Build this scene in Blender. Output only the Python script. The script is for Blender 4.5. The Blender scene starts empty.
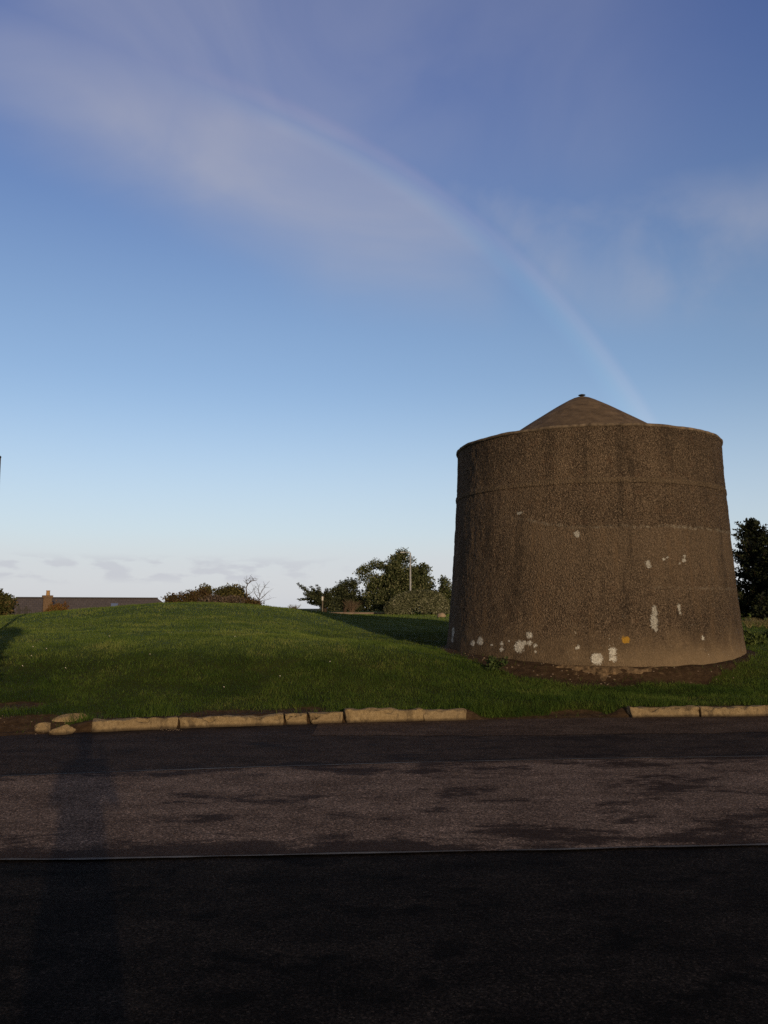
import bpy, bmesh, math, random
import numpy as np
from mathutils import Vector, noise, Matrix

random.seed(4); RNG = np.random.default_rng(4)
S = bpy.context.scene
COL = S.collection
PI = math.pi

# ------------------------------------------------------------------ camera
FPX, PITCH, EYE = 830.0, math.radians(6.53), 1.6
cp, sp = math.cos(PITCH), math.sin(PITCH)
cd = bpy.data.cameras.new('camera'); cam = bpy.data.objects.new('camera', cd); COL.objects.link(cam)
cam.location = (0, 0, EYE); cam.rotation_euler = (PI/2 + PITCH, 0, 0)
cd.sensor_fit = 'VERTICAL'; cd.sensor_height = 24.0; cd.lens = 24.0*FPX/1024.0
cd.clip_start = 0.02; cd.clip_end = 9000
S.camera = cam

def ray(px, py):
    u, v = (px-384)/FPX, (512-py)/FPX
    return Vector((u, cp - sp*v, sp + cp*v))
def on_plane(px, py, z=0.0):
    r = ray(px, py); t = (z-EYE)/r.z
    return Vector((r.x*t, r.y*t, z))
def at_dist(px, py, d):
    r = ray(px, py); h = math.hypot(r.x, r.y)
    return Vector((r.x*d/h, r.y*d/h, EYE + r.z*d/h))

# ------------------------------------------------------------------ helpers
def tag(o, label=None, cat=None, group=None, kind=None):
    if label: o['label'] = label
    if cat: o['category'] = cat
    if group: o['group'] = group
    if kind: o['kind'] = kind
    return o
def empty(name, loc, label, cat, group=None, rz=0):
    o = bpy.data.objects.new(name, None); COL.objects.link(o)
    o.location = loc; o.rotation_euler = (0, 0, rz); o.empty_display_size = .2
    return tag(o, label, cat, group)
def link(name, me, mats, parent=None, loc=(0,0,0), rz=0):
    o = bpy.data.objects.new(name, me); COL.objects.link(o)
    for m in (mats if isinstance(mats, (list, tuple)) else [mats]): me.materials.append(m)
    o.location = loc; o.rotation_euler = (0, 0, rz)
    if parent: o.parent = parent
    return o
def np_mesh(name, verts, faces, smooth=False):
    """verts (N,3); faces (M,k) with one k"""
    verts = np.asarray(verts, dtype=np.float32); faces = np.asarray(faces, dtype=np.int32)
    me = bpy.data.meshes.new(name); k = faces.shape[1]; m = faces.shape[0]
    me.vertices.add(len(verts)); me.vertices.foreach_set('co', verts.ravel())
    me.loops.add(m*k); me.loops.foreach_set('vertex_index', faces.ravel())
    me.polygons.add(m); me.polygons.foreach_set('loop_start', np.arange(0, m*k, k, dtype=np.int32))
    me.polygons.foreach_set('loop_total', np.full(m, k, dtype=np.int32))
    if smooth: me.polygons.foreach_set('use_smooth', np.ones(m, dtype=bool))
    me.update(calc_edges=True); me.validate()
    return me
def grid_faces(nr, nc, wrap=False):
    r = np.arange(nr-1)[:, None]; c = np.arange(nc if wrap else nc-1)[None, :]
    c2 = (c+1) % nc
    return np.stack([r*nc+c, r*nc+c2, (r+1)*nc+c2, (r+1)*nc+c], -1).reshape(-1, 4)
def bm_done(name, bm, mats, parent=None, loc=(0,0,0), rz=0, smooth=False):
    me = bpy.data.meshes.new(name); bmesh.ops.recalc_face_normals(bm, faces=bm.faces[:])
    bm.to_mesh(me); bm.free()
    if smooth: me.polygons.foreach_set('use_smooth', np.ones(len(me.polygons), dtype=bool))
    return link(name, me, mats, parent, loc, rz)
def add_box(bm, lo, hi, bevel=0.0):
    r = bmesh.ops.create_cube(bm, size=1.0)
    lo, hi = Vector(lo), Vector(hi); c = (lo+hi)/2; s = hi-lo
    for v in r['verts']: v.co = Vector((v.co.x*s.x+c.x, v.co.y*s.y+c.y, v.co.z*s.z+c.z))
    if bevel:
        es = list({e for v in r['verts'] for e in v.link_edges})
        bmesh.ops.bevel(bm, geom=es, offset=bevel, segments=2, affect='EDGES', profile=.6)
def add_tube(bm, pts, radii, n=8, cap=True):
    pts = [Vector(p) for p in pts]; rings = []
    for i, p in enumerate(pts):
        d = (pts[min(i+1, len(pts)-1)] - pts[max(i-1, 0)]).normalized()
        a = d.orthogonal().normalized() if i == 0 else (rings_a - d*rings_a.dot(d)).normalized()
        rings_a = a; b = d.cross(a)
        rings.append([bm.verts.new(p + (a*math.cos(2*PI*k/n) + b*math.sin(2*PI*k/n))*radii[i]) for k in range(n)])
    for r0, r1 in zip(rings, rings[1:]):
        for k in range(n): bm.faces.new((r0[k], r0[(k+1) % n], r1[(k+1) % n], r1[k]))
    if cap: bm.faces.new(rings[0][::-1]); bm.faces.new(rings[-1])
def add_lathe(bm, prof, n=24, c=(0,0,0)):
    rings = []
    for r, z in prof:
        rings.append([bm.verts.new((c[0]+r*math.cos(2*PI*k/n), c[1]+r*math.sin(2*PI*k/n), c[2]+z)) for k in range(n)])
    for r0, r1 in zip(rings, rings[1:]):
        for k in range(n): bm.faces.new((r0[k], r0[(k+1) % n], r1[(k+1) % n], r1[k]))
    bm.faces.new(rings[0][::-1]); bm.faces.new(rings[-1])

class NT:
    """tiny node-tree helper"""
    def __init__(s, tree): s.t = tree; s.n = tree.nodes; s.l = tree.links
    def node(s, kind, **kw):
        n = s.n.new(kind)
        for k, v in kw.items(): setattr(n, k, v)
        return n
    def put(s, sock, v):
        if hasattr(v, 'is_linked') or isinstance(v, bpy.types.NodeSocket): s.l.new(v, sock)
        elif isinstance(v, (int, float)) and hasattr(sock.default_value, '__len__'):
            sock.default_value = (v,)*3 if len(sock.default_value) == 3 else (v, v, v, 1)
        elif isinstance(v, (tuple, list)) and len(sock.default_value) == 4 and len(v) == 3: sock.default_value = (*v, 1)
        else: sock.default_value = v
    def math(s, op, a, b=0.0, c=None, clamp=False):
        n = s.node('ShaderNodeMath', operation=op, use_clamp=clamp); s.put(n.inputs[0], a); s.put(n.inputs[1], b)
        if c is not None: s.put(n.inputs[2], c)
        return n.outputs[0]
    def vmath(s, op, a, b=None, out=0):
        n = s.node('ShaderNodeVectorMath', operation=op); s.put(n.inputs[0], a)
        if b is not None: s.put(n.inputs[1], b)
        return n.outputs['Value' if op in ('DOT_PRODUCT', 'LENGTH') else 'Vector']
    def scale(s, a, sc):
        return s.vmath('MULTIPLY', a, sc)
    def noise(s, vec, scale=5.0, detail=4.0, rough=.55, dist=0.0, out='Fac'):
        n = s.node('ShaderNodeTexNoise'); n.inputs['Scale'].default_value = scale; n.inputs['Detail'].default_value = detail
        n.inputs['Roughness'].default_value = rough; n.inputs['Distortion'].default_value = dist
        if vec is not None: s.l.new(vec, n.inputs['Vector'])
        return n.outputs[out]
    def mix(s, f, a, b, mode='MIX'):
        n = s.node('ShaderNodeMix', data_type='RGBA', blend_type=mode, clamp_factor=True)
        s.put(n.inputs[0], f); s.put(n.inputs[6], a); s.put(n.inputs[7], b); return n.outputs[2]
    def step(s, v, lo, hi):
        n = s.node('ShaderNodeMapRange', interpolation_type='SMOOTHSTEP', clamp=True)
        s.put(n.inputs[0], v); s.put(n.inputs[1], lo); s.put(n.inputs[2], hi); return n.outputs[0]
    def ramp(s, f, stops):
        n = s.node('ShaderNodeValToRGB'); cr = n.color_ramp
        while len(cr.elements) < len(stops): cr.elements.new(.5)
        for e, (p, c) in zip(cr.elements, stops): e.position = p; e.color = (*c, 1) if len(c) == 3 else c
        s.put(n.inputs[0], f); return n.outputs[0]
    def bump(s, h, strength=.5, dist=.01, nrm=None):
        n = s.node('ShaderNodeBump'); n.inputs['Strength'].default_value = strength; n.inputs['Distance'].default_value = dist
        s.l.new(h, n.inputs['Height'])
        if nrm is not None: s.l.new(nrm, n.inputs['Normal'])
        return n.outputs[0]
def material(name, rough=.85, spec=.25):
    m = bpy.data.materials.new(name); m.use_nodes = True; t = NT(m.node_tree)
    b = m.node_tree.nodes['Principled BSDF']; b.inputs['Roughness'].default_value = rough
    b.inputs['Specular IOR Level'].default_value = spec
    return m, t, b
def simple(name, c1, c2=None, scale=8, rough=.85, spec=.25, bump=0.0, bscale=None, metal=0.0):
    m, t, b = material(name, rough, spec); b.inputs['Metallic'].default_value = metal
    co = t.node('ShaderNodeTexCoord').outputs['Object']
    f = t.noise(co, scale, 5, .6)
    c2 = c2 or tuple(x*.6 for x in c1)
    t.l.new(t.ramp(f, [(.3, c2), (.7, c1)]), b.inputs['Base Color'])
    if bump: t.l.new(t.bump(t.noise(co, bscale or scale*4, 4, .65), bump, .01), b.inputs['Normal'])
    return m

# ------------------------------------------------------------------ light and sky
ANTI = ray(85, 745).normalized()               # the anti-solar point: centre of the rainbow, head of the photographer's shadow
SUN = -ANTI
elev = math.asin(SUN.z)
sl = bpy.data.lights.new('sun', 'SUN'); so = bpy.data.objects.new('sun', sl); COL.objects.link(so)
so.rotation_euler = SUN.to_track_quat('Z', 'Y').to_euler()
sl.energy = 2.7; sl.angle = math.radians(.6); sl.color = (1.0, .74, .46)

W = bpy.data.worlds.new('World'); S.world = W; W.use_nodes = True
t = NT(W.node_tree); bg = W.node_tree.nodes['Background']
sky = t.node('ShaderNodeTexSky', sky_type='NISHITA', sun_disc=False)
sky.sun_elevation = elev; sky.sun_rotation = math.atan2(SUN.x, SUN.y)
sky.air_density = 1.0; sky.dust_density = .6; sky.ozone_density = 2.2
SKYK = .14
dirv = t.node('ShaderNodeTexCoord').outputs['Generated']
dz = t.node('ShaderNodeSeparateXYZ'); t.l.new(dirv, dz.inputs[0])
el = t.math('MULTIPLY', t.math('ARCSINE', dz.outputs[2]), 180/PI)           # elevation, degrees
ang = t.math('MULTIPLY', t.math('ARCCOSINE', t.vmath('DOT_PRODUCT', dirv, tuple(ANTI))), 180/PI)
az = t.math('MULTIPLY', t.math('ARCTAN2', dz.outputs[0], dz.outputs[1]), 180/PI)
skyc = t.mix(1.0, sky.outputs[0], t.mix(t.step(el, 17.0, 38.0), (1.19, 1.06, 1.13), (.86, .80, 1.17)), 'MULTIPLY')
# dark cloud added to the unseen sky overhead, beside and behind to cut fill light
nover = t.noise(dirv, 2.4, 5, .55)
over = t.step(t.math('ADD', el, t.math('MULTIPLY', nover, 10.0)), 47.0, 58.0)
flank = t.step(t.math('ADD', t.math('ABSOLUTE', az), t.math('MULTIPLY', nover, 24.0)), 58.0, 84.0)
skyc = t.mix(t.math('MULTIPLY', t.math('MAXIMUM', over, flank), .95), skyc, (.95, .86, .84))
# pale veil above the horizon
nlow = t.noise(t.scale(dirv, (1.0, 1.0, 7.0)), 2.2, 6, .55)
band = t.math('MULTIPLY', t.step(el, 16.0, 1.0), .62)
skyc = t.mix(band, skyc, (4.15, 4.75, 5.75))
cl_lo = t.math('MULTIPLY', t.step(t.math('ADD', el, t.math('MULTIPLY', nlow, 2.4)), 6.6, 3.6), .60)
skyc = t.mix(cl_lo, skyc, (4.55, 4.70, 5.0))
blob = t.noise(t.scale(dirv, (1.0, 1.0, 3.4)), 24.0, 4, .5)
bsel = t.math('MULTIPLY', t.step(el, 1.3, 2.1), t.step(el, 3.6, 2.8))
bsel = t.math('MULTIPLY', bsel, t.step(az, 2.0, -10.0))
bf = t.math('MULTIPLY', t.math('MULTIPLY', t.step(blob, .47, .62), bsel), .42)
skyc = t.mix(bf, skyc, (3.4, 3.45, 3.95))
# veil of rain cloud: thick and lit inside the bow, wispy outside
n1 = t.noise(t.scale(dirv, (1.0, 1.0, 1.6)), 3.2, 5, .5, .6)
n2 = t.noise(t.vmath('ADD', dirv, (3.1, .4, 7.7)), 7.0, 5, .55, .4)
soft = t.step(az, -7.0, -19.0)
inside = t.math('MULTIPLY', t.step(ang, 24.0, 38.0), t.step(ang, t.math('ADD', 43.0, t.math('MULTIPLY', soft, 5.0)), t.math('SUBTRACT', 41.2, t.math('MULTIPLY', soft, 3.0))))
slant = t.math('ADD', el, t.math('MULTIPLY', t.math('MINIMUM', az, -4.0), .33))
vein = t.math('MULTIPLY', t.math('MULTIPLY', inside, t.step(t.math('ADD', az, t.math('MULTIPLY', n2, 6.0)), 14.5, 7.5)), t.step(t.math('ADD', slant, t.math('MULTIPLY', n1, 6.0)), 20.8, 28.4))
veil = t.math('MULTIPLY', vein, t.math('ADD', .40, t.math('MULTIPLY', t.step(n1, .30, .70), .26)))
elr = t.math('ADD', el, t.math('MULTIPLY', az, .12))
outm = t.math('MULTIPLY', t.step(ang, 41.8, 44.0), t.math('MULTIPLY', t.step(elr, 19.0, 23.5), t.step(elr, 31.0, 26.5)))
wisp = t.math('MULTIPLY', outm, t.math('MULTIPLY', t.step(n2, .28, .74), .38))
top = t.math('MULTIPLY', t.math('MULTIPLY', t.step(slant, 21.5, 30.0), t.step(az, 30.0, -6.0)), t.math('MULTIPLY', t.step(n1, .0, .95), .62))
veil = t.math('MAXIMUM', t.math('MAXIMUM', veil, wisp), top)
skyc = t.mix(veil, skyc, (3.05, 3.08, 3.60))
# the bow itself
bowf = t.node('ShaderNodeMapRange'); t.put(bowf.inputs[0], ang); bowf.inputs[1].default_value = 40.9; bowf.inputs[2].default_value = 43.2
bow = t.ramp(bowf.outputs[0], [(0, (0,0,0)), (.16, (.02,.03,.035)), (.34, (.04,.07,.06)), (.50, (.085,.09,.06)), (.64, (.14,.10,.06)), (.78, (.13,.078,.045)), (.90, (.05,.022,.010)), (1, (0,0,0))])
bown = t.math('MULTIPLY', t.step(t.noise(dirv, 4.0, 3, .5), .12, .70), t.math('ADD', .05, t.math('MULTIPLY', t.step(az, -20.0, 3.0), .95)))
add = t.mix(1.0, bow, t.math('MULTIPLY', bown, 3.0), 'MULTIPLY')
skyc = t.mix(1.0, skyc, add, 'ADD')
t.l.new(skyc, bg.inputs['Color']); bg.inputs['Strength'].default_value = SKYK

S.view_settings.view_transform = 'Standard'; S.view_settings.look = 'None'
S.view_settings.exposure = 0.0; S.view_settings.gamma = 1.0
S.render.engine = 'CYCLES'; S.cycles.use_denoising = False
S.cycles.max_bounces = 6; S.cycles.diffuse_bounces = 3

# ------------------------------------------------------------------ terrain description
KP = [on_plane(*p) for p in ((4, 737), (90, 733), (180, 728), (345, 723.5), (466, 721), (630, 718.5), (768, 716))]
KX = np.array([-14.0] + [p.x for p in KP] + [9.0, 40.0]); KY = np.array([KP[0].y-1.7] + [p.y for p in KP] + [KP[-1].y+.25, KP[-1].y+1.0])
pf = np.polyfit(KX[1:9], KY[1:9], 3)
def kerb_y(x):
    x = np.asarray(x, dtype=float); xc = np.clip(x, -6.5, 9.0)
    return np.polyval(pf, xc) + np.where(x < -6.5, (x+6.5)*.22, 0) + np.where(x > 9.0, (x-9.0)*.03, 0)
TC = Vector((4.815, 19.62, 0)); R0, R1, ZRIM = 3.345, 3.055, 5.28
GAP = (1.22, 3.52)
def sstep(a, b, x):
    q = np.clip((np.asarray(x, dtype=float)-a)/(b-a), 0, 1); return q*q*(3-2*q)
def fbm(x, y, sc, seed=0.0, oct=3):
    x = np.atleast_1d(x).astype(float); y = np.atleast_1d(y).astype(float)
    x, y = np.broadcast_arrays(x, y); out = np.empty(x.shape); xf, yf, of = x.ravel(), y.ravel(), out.ravel()
    for i in range(len(xf)): of[i] = noise.fractal(Vector((xf[i]*sc, yf[i]*sc, seed)), 1.0, 2.0, oct)
    return of.reshape(x.shape)
def no_kerb(x):          # 1 where there is no kerbstone: the dropped gap and the broken end on the left
    g = sstep(GAP[0]-.03, GAP[0]+.25, x)*sstep(GAP[1]+.03, GAP[1]-.25, x)
    return np.maximum(g, sstep(-3.75, -4.3, x))
BD = np.array([.2, 1.5, 4.2, 8.0, 14.0, 24.0, 36.0, 55.0, 90.0, 150.0, 260.0, 500.0, 3500.0])
BZ = np.array([.13, .20, .40, .593, .754, .98, 1.10, 1.18, 1.15, .6, -1.0, -4.0, -5.0])
def height(x, y):
    x = np.asarray(x, dtype=float); y = np.asarray(y, dtype=float); d = y - kerb_y(x)
    z = np.interp(d, BD, BZ)
    m = .819*np.exp(-((x+6.595)/np.where(x < -6.595, 7.232, 5.373))**2 - ((y-29.772)/np.where(y < 29.772, 7.981, 11.999))**2)
    m = m + .496*np.exp(-((x+1.084)/np.where(x < -1.084, 8.882, 2.725))**2 - ((y-16.098)/np.where(y < 16.098, 2.234, 3.001+5.601*sstep(-.5, -4.5, x)))**2)
    m = m - .147*np.exp(-((x-4.6)/3.4)**4 - ((y-15.6)/2.2)**2)
    z = z + m*sstep(0.2, 2.0, d)
    z = z - 5.0*sstep(33.0, 60.0, y)*sstep(-6.5, -13.0, x + .02*(y-40))*sstep(3000, 200, y)
    phi = np.arctan2(x-TC.x, -(y-TC.y)); rr = np.hypot(x-TC.x, y-TC.y) - R0      # the tower stands on a low scarp of soil
    wf = sstep(.85 - .38*np.exp(-((phi+.12)/.32)**4), .04, rr)*sstep(1.75, 1.35, np.abs(phi))
    z = z*(1-wf) + (.455 + .22*np.sin(phi*.9)**2)*wf
    z = np.where(d < .2, -.03 + (.16)*sstep(0.0, .2, d), z)
    nk = no_kerb(x)
    z = np.where((d > -.12) & (d < .9), z*(1-nk) + nk*(-.03 + .20*sstep(-.10, .9, d)), z)
    return z
def ground_z(x, y): return float(height(np.array([x]), np.array([y]))[0])

def soil_mask(x, y, nz):
    d = y - kerb_y(x); r = np.hypot(x-TC.x, y-TC.y)
    phi = np.arctan2(x-TC.x, -(y-TC.y))                 # 0 faces -Y, positive towards +X
    w = .22 + .80*np.exp(-((phi+.38)/.55)**2) + .22*np.exp(-((phi-.40)/.36)**2)
    ring = sstep(w+.14, w-.10, r - R0 + nz*.22)
    left = sstep(1.0, .5, np.hypot((x+4.65)/1.45, (d-.40)/.66) + nz*.6)
    left2 = sstep(1.0, .5, np.hypot((x+5.35)/.62, (d-1.5)/.45) + nz*.6)
    edge = sstep(.80, .40, d + nz*.45)*sstep(-.2, -1.6, x + nz*.8)*.96
    edge2 = sstep(.30, .2, d + nz*.10)
    gap = sstep(1.0, .6, np.hypot((x-2.85)/.62, (d-.16)/.36) + nz*.4)
    return np.clip(np.maximum.reduce([ring, left, left2, edge, edge2, gap]), 0, 1)*(d > -.15)

# ------------------------------------------------------------------ ground sheet
def mat_ground():
    m, t, b = material('lawn_and_soil', .95, .1)
    co = t.node('ShaderNodeTexCoord').outputs['Object']
    at = t.node('ShaderNodeAttribute', attribute_name='soil').outputs['Fac']
    g = t.ramp(t.noise(co, .9, 6, .65), [(.3, (.022, .030, .004)), (.55, (.038, .048, .007)), (.75, (.058, .062, .013))])
    gz_ = t.node('ShaderNodeSeparateXYZ'); t.l.new(co, gz_.inputs[0])
    g = t.mix(t.step(gz_.outputs[2], .6, 1.02), g, (.070, .105, .020))  # ground lightened with height too, matching the brightness painted on the blades
    s = t.ramp(t.noise(co, 9, 6, .7), [(.25, (.022, .014, .008)), (.5, (.058, .036, .020)), (.66, (.088, .058, .034)), (.85, (.16, .11, .07))])
    k = t.step(t.math('ADD', at, t.math('MULTIPLY', t.math('SUBTRACT', t.noise(co, 14, 4, .6), .5), .5)), .35, .6)
    t.l.new(t.mix(k, g, s), b.inputs['Base Color'])
    t.l.new(t.bump(t.noise(co, 26, 6, .7), .9, .03), b.inputs['Normal'])
    return m
def geo(a, b, n): return list(np.geomspace(a, b, n))
xs = np.array([-x for x in geo(13, 3200, 26)][::-1][:-1] + list(np.arange(-13, 13.01, .10)) + geo(13, 3200, 26)[1:])
ds = np.array([-x for x in geo(.6, 400, 12)][::-1] + list(np.arange(-.5, 1.6, .05)) + list(np.arange(1.6, 12, .09)) + list(np.arange(12, 30, .35)) + geo(30, 3400, 50))
XX, DD = np.meshgrid(xs, ds); YY = kerb_y(XX) + DD
ZZ = height(XX, YY)
near = (np.abs(XX) < 14) & (DD > -1) & (DD < 30)
NZ = np.zeros_like(XX); NZ[near] = fbm(XX[near], YY[near], 1.1, 3.0, 4)
N2 = np.zeros_like(XX); N2[near] = fbm(XX[near], YY[near], .45, 9.0, 3)
SOIL = soil_mask(XX, YY, NZ)
ZZ = ZZ + np.where(DD > .3, 1, 0)*(N2*.035 + NZ*.012) + SOIL*(NZ*.035 - .02)*(DD > .25)
# scarp on the road side of the tower footing
me = np_mesh('ground', np.stack([XX, YY, ZZ], -1).reshape(-1, 3), grid_faces(*XX.shape), True)
a = me.attributes.new('soil', 'FLOAT', 'POINT'); a.data.foreach_set('value', SOIL.ravel().astype(np.float32))
tag(link('ground', me, mat_ground()), kind='structure')

# ------------------------------------------------------------------ road sheets
def line_fn(pix):
    P = [on_plane(*p) for p in pix]; c = np.polyfit([p.x for p in P], [p.y for p in P], 2 if len(P) > 3 else 1)
    x0, x1 = P[0].x-1.0, P[-1].x+1.0
    def f(x):
        x = np.asarray(x, dtype=float); xc = np.clip(x, x0, x1); sl0 = np.polyval(np.polyder(c), x0); sl1 = np.polyval(np.polyder(c), x1)
        return np.polyval(c, xc) + np.where(x < x0, (x-x0)*sl0, 0) + np.where(x > x1, (x-x1)*sl1, 0)
    return f
L1 = line_fn([(0, 861.5), (180, 858.5), (384, 854.5), (560, 850.0), (768, 846)])
L2 = line_fn([(0, 777.5), (150, 771.5), (300, 766.5), (470, 762.5), (768, 757)])
L3 = line_fn([(300, 736), (420, 735.5), (560, 736), (768, 732)])
def asphalt(name, dark, mid, light, damp=None, grit=.5, blotch=0.0):
    m, t, b = material(name, .94, .05)
    co = t.node('ShaderNodeTexCoord').outputs['Object']
    fine = t.noise(co, 210, 3, .7); grain = t.noise(co, 70, 4, .75); big = t.noise(t.scale(co, (.7, 1.2, 1)), 1.9, 7, .7)
    f = t.math('ADD', t.math('MULTIPLY', grain, .6), t.math('MULTIPLY', big, .4))
    c = t.ramp(f, [(.40, dark), (.5, mid), (.60, light)])
    vc = t.node('ShaderNodeTexVoronoi'); vc.inputs['Scale'].default_value = 95; t.l.new(co, vc.inputs['Vector'])
    sv = t.node('ShaderNodeSeparateColor'); t.l.new(vc.outputs['Color'], sv.inputs[0])
    c = t.mix(1.0, c, t.ramp(sv.outputs[0], [(.0, (.35, .35, .35)), (.45, (.80, .80, .80)), (.80, (1.15, 1.13, 1.10)), (.93, (1.8, 1.75, 1.7)), (1.0, (2.6, 2.5, 2.4))]), 'MULTIPLY')
    # pale chips of stone in the surface
    v = t.node('ShaderNodeTexVoronoi'); v.inputs['Scale'].default_value = 55; t.l.new(co, v.inputs['Vector'])
    chip = t.math('MULTIPLY', t.step(v.outputs['Distance'], .22, .10), t.step(t.noise(co, 23, 2, .5), .56, .66))
    c = t.mix(t.math('MULTIPLY', chip, grit), c, tuple(min(1, x*3.2) for x in light))
    blot = t.noise(t.scale(co, (.8, 1.3, 1)), 2.6, 8, .72, .3)
    c = t.mix(t.math('MULTIPLY', t.step(blot, .52, .62), blotch), c, tuple(x*.45 for x in dark))
    if damp:
        uv = t.node('ShaderNodeUVMap').outputs[0]; su = t.node('ShaderNodeSeparateXYZ'); t.l.new(uv, su.inputs[0])
        e = t.math('ABSOLUTE', t.math('SUBTRACT', su.outputs[1], .5))
        st = t.noise(t.scale(co, (.75, 1.5, 1)), 1.25, 10, .74, .2)
        side = t.math('MULTIPLY', t.step(su.outputs[0], -3.2, 2.5), .055)
        w = t.math('ADD', t.math('ADD', st, side), t.math('ADD', t.math('MULTIPLY', t.step(e, .30, .5), .07), t.math('MULTIPLY', t.step(su.outputs[1], .22, .0), t.math('MULTIPLY', t.step(su.outputs[0], 1.5, -1.5), .16))))
        k = t.math('MULTIPLY', t.step(w, .545, .65), .85)
        c = t.mix(k, c, damp)
        rgh = t.mix(k, (.95,)*3, (.82,)*3); t.l.new(rgh, b.inputs['Roughness'])
    t.l.new(c, b.inputs['Base Color'])
    n = t.bump(t.noise(co, 90, 5, .75), .55, .006); t.l.new(t.bump(fine, .4, .003, n), b.inputs['Normal'])
    return m
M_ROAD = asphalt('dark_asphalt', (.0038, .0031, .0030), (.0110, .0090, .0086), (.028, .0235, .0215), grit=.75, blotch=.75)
M_STRIP = asphalt('worn_asphalt', (.080, .056, .045), (.158, .115, .094), (.25, .188, .157), damp=(.024, .0145, .0115), grit=.9)
M_FAR = asphalt('patched_asphalt', (.024, .0175, .0155), (.046, .0345, .0305), (.075, .058, .052), damp=(.017, .013, .0125), grit=.4)
M_GUT = asphalt('gutter_grit', (.038, .025, .019), (.078, .054, .042), (.125, .09, .07), grit=1.0)
def strip(name, f0, f1, x0, x1, z, mat, nx=400, ny=14, ragged0=0.0, ragged1=0.0, crown=0.0):
    x = np.linspace(x0, x1, nx); v = np.linspace(0, 1, ny)
    y0 = f0(x) + (fbm(x, x*0+z*900, 1.7, 1.0, 5)*ragged0 if ragged0 else 0); y1 = f1(x) + (fbm(x, x*0-z*900, 1.7, 2.0, 5)*ragged1 if ragged1 else 0)
    X = np.broadcast_to(x, (ny, nx)); Y = y0[None]*(1-v[:, None]) + y1[None]*v[:, None]
    me = np_mesh(name, np.stack([X, Y, np.full_like(Y, z)], -1).reshape(-1, 3), grid_faces(ny, nx), True)
    uv = me.uv_layers.new(name='UVMap'); li = np.empty(len(me.loops), dtype=np.int32); me.loops.foreach_get('vertex_index', li)
    co = np.stack([X.ravel(), np.broadcast_to(v[:, None], (ny, nx)).ravel()], -1)
    uv.data.foreach_set('uv', co[li].astype(np.float32).ravel())
    o = link(name, me, mat); return tag(o, kind='structure')
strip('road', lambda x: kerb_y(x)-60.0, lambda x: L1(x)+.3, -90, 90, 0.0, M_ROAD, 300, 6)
strip('far_road_strip', lambda x: L2(x)-.25, lambda x: kerb_y(x)+.05, -60, 60, .004, M_FAR, 900, 8, 0, .05)
strip('worn_road_strip', L1, L2, -60, 60, .008, M_STRIP, 900, 14, .012, .012)
strip('gutter', lambda x: np.maximum(L3(x), L2(x)+.5), lambda x: kerb_y(x)+.03, -.9, 60, .008, M_GUT, 700, 6, .09, .03)
m, t, b = material('joint_sealant', .8, .3)
co = t.node('ShaderNodeTexCoord').outputs['Object']
t.l.new(t.ramp(t.noise(t.scale(co, (1, 4, 1)), 3.5, 6, .7), [(.30, (.05, .046, .044)), (.5, (.085, .078, .074)), (.75, (.20, .19, .178))]), b.inputs['Base Color'])
strip('road_joint', lambda x: L1(x)-.014, lambda x: L1(x)+.010, -60, 60, .012, m, 1600, 3, .020, .024)
strip('road_joint', lambda x: L2(x)-.012, lambda x: L2(x)+.016, -60, 60, .012, m, 1200, 3, .022, .016)

# ------------------------------------------------------------------ kerbstones
def mat_kerb():
    m, t, b = material('kerb_stone', .93, .15)
    co = t.node('ShaderNodeTexCoord').outputs['Object']
    oi = t.node('ShaderNodeObjectInfo').outputs['Random']
    c = t.ramp(t.noise(co, 20, 9, .82), [(.30, (.070, .056, .028)), (.43, (.25, .182, .096)), (.58, (.36, .27, .15)), (.78, (.52, .42, .27))])
    c = t.mix(t.math('MULTIPLY', t.step(t.noise(co, 22, 4, .6), .58, .72), .6), c, (.10, .075, .05))
    c = t.mix(t.math('MULTIPLY', oi, .35), c, (.22, .17, .11))
    t.l.new(c, b.inputs['Base Color'])
    stn = t.noise(t.scale(co, (1, 1, .35)), 4.5, 6, .7)
    c = t.mix(t.math('MULTIPLY', t.step(stn, .50, .66), .65), c, (.085, .064, .042))
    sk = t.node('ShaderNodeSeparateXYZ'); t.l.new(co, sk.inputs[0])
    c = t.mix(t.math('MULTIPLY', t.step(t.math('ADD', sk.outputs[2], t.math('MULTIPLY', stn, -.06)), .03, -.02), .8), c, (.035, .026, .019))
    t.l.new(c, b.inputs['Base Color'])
    t.l.new(t.bump(t.noise(co, 38, 8, .8), 1.0, .022), b.inputs['Normal'])
    return m
M_KERB = mat_kerb()
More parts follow.
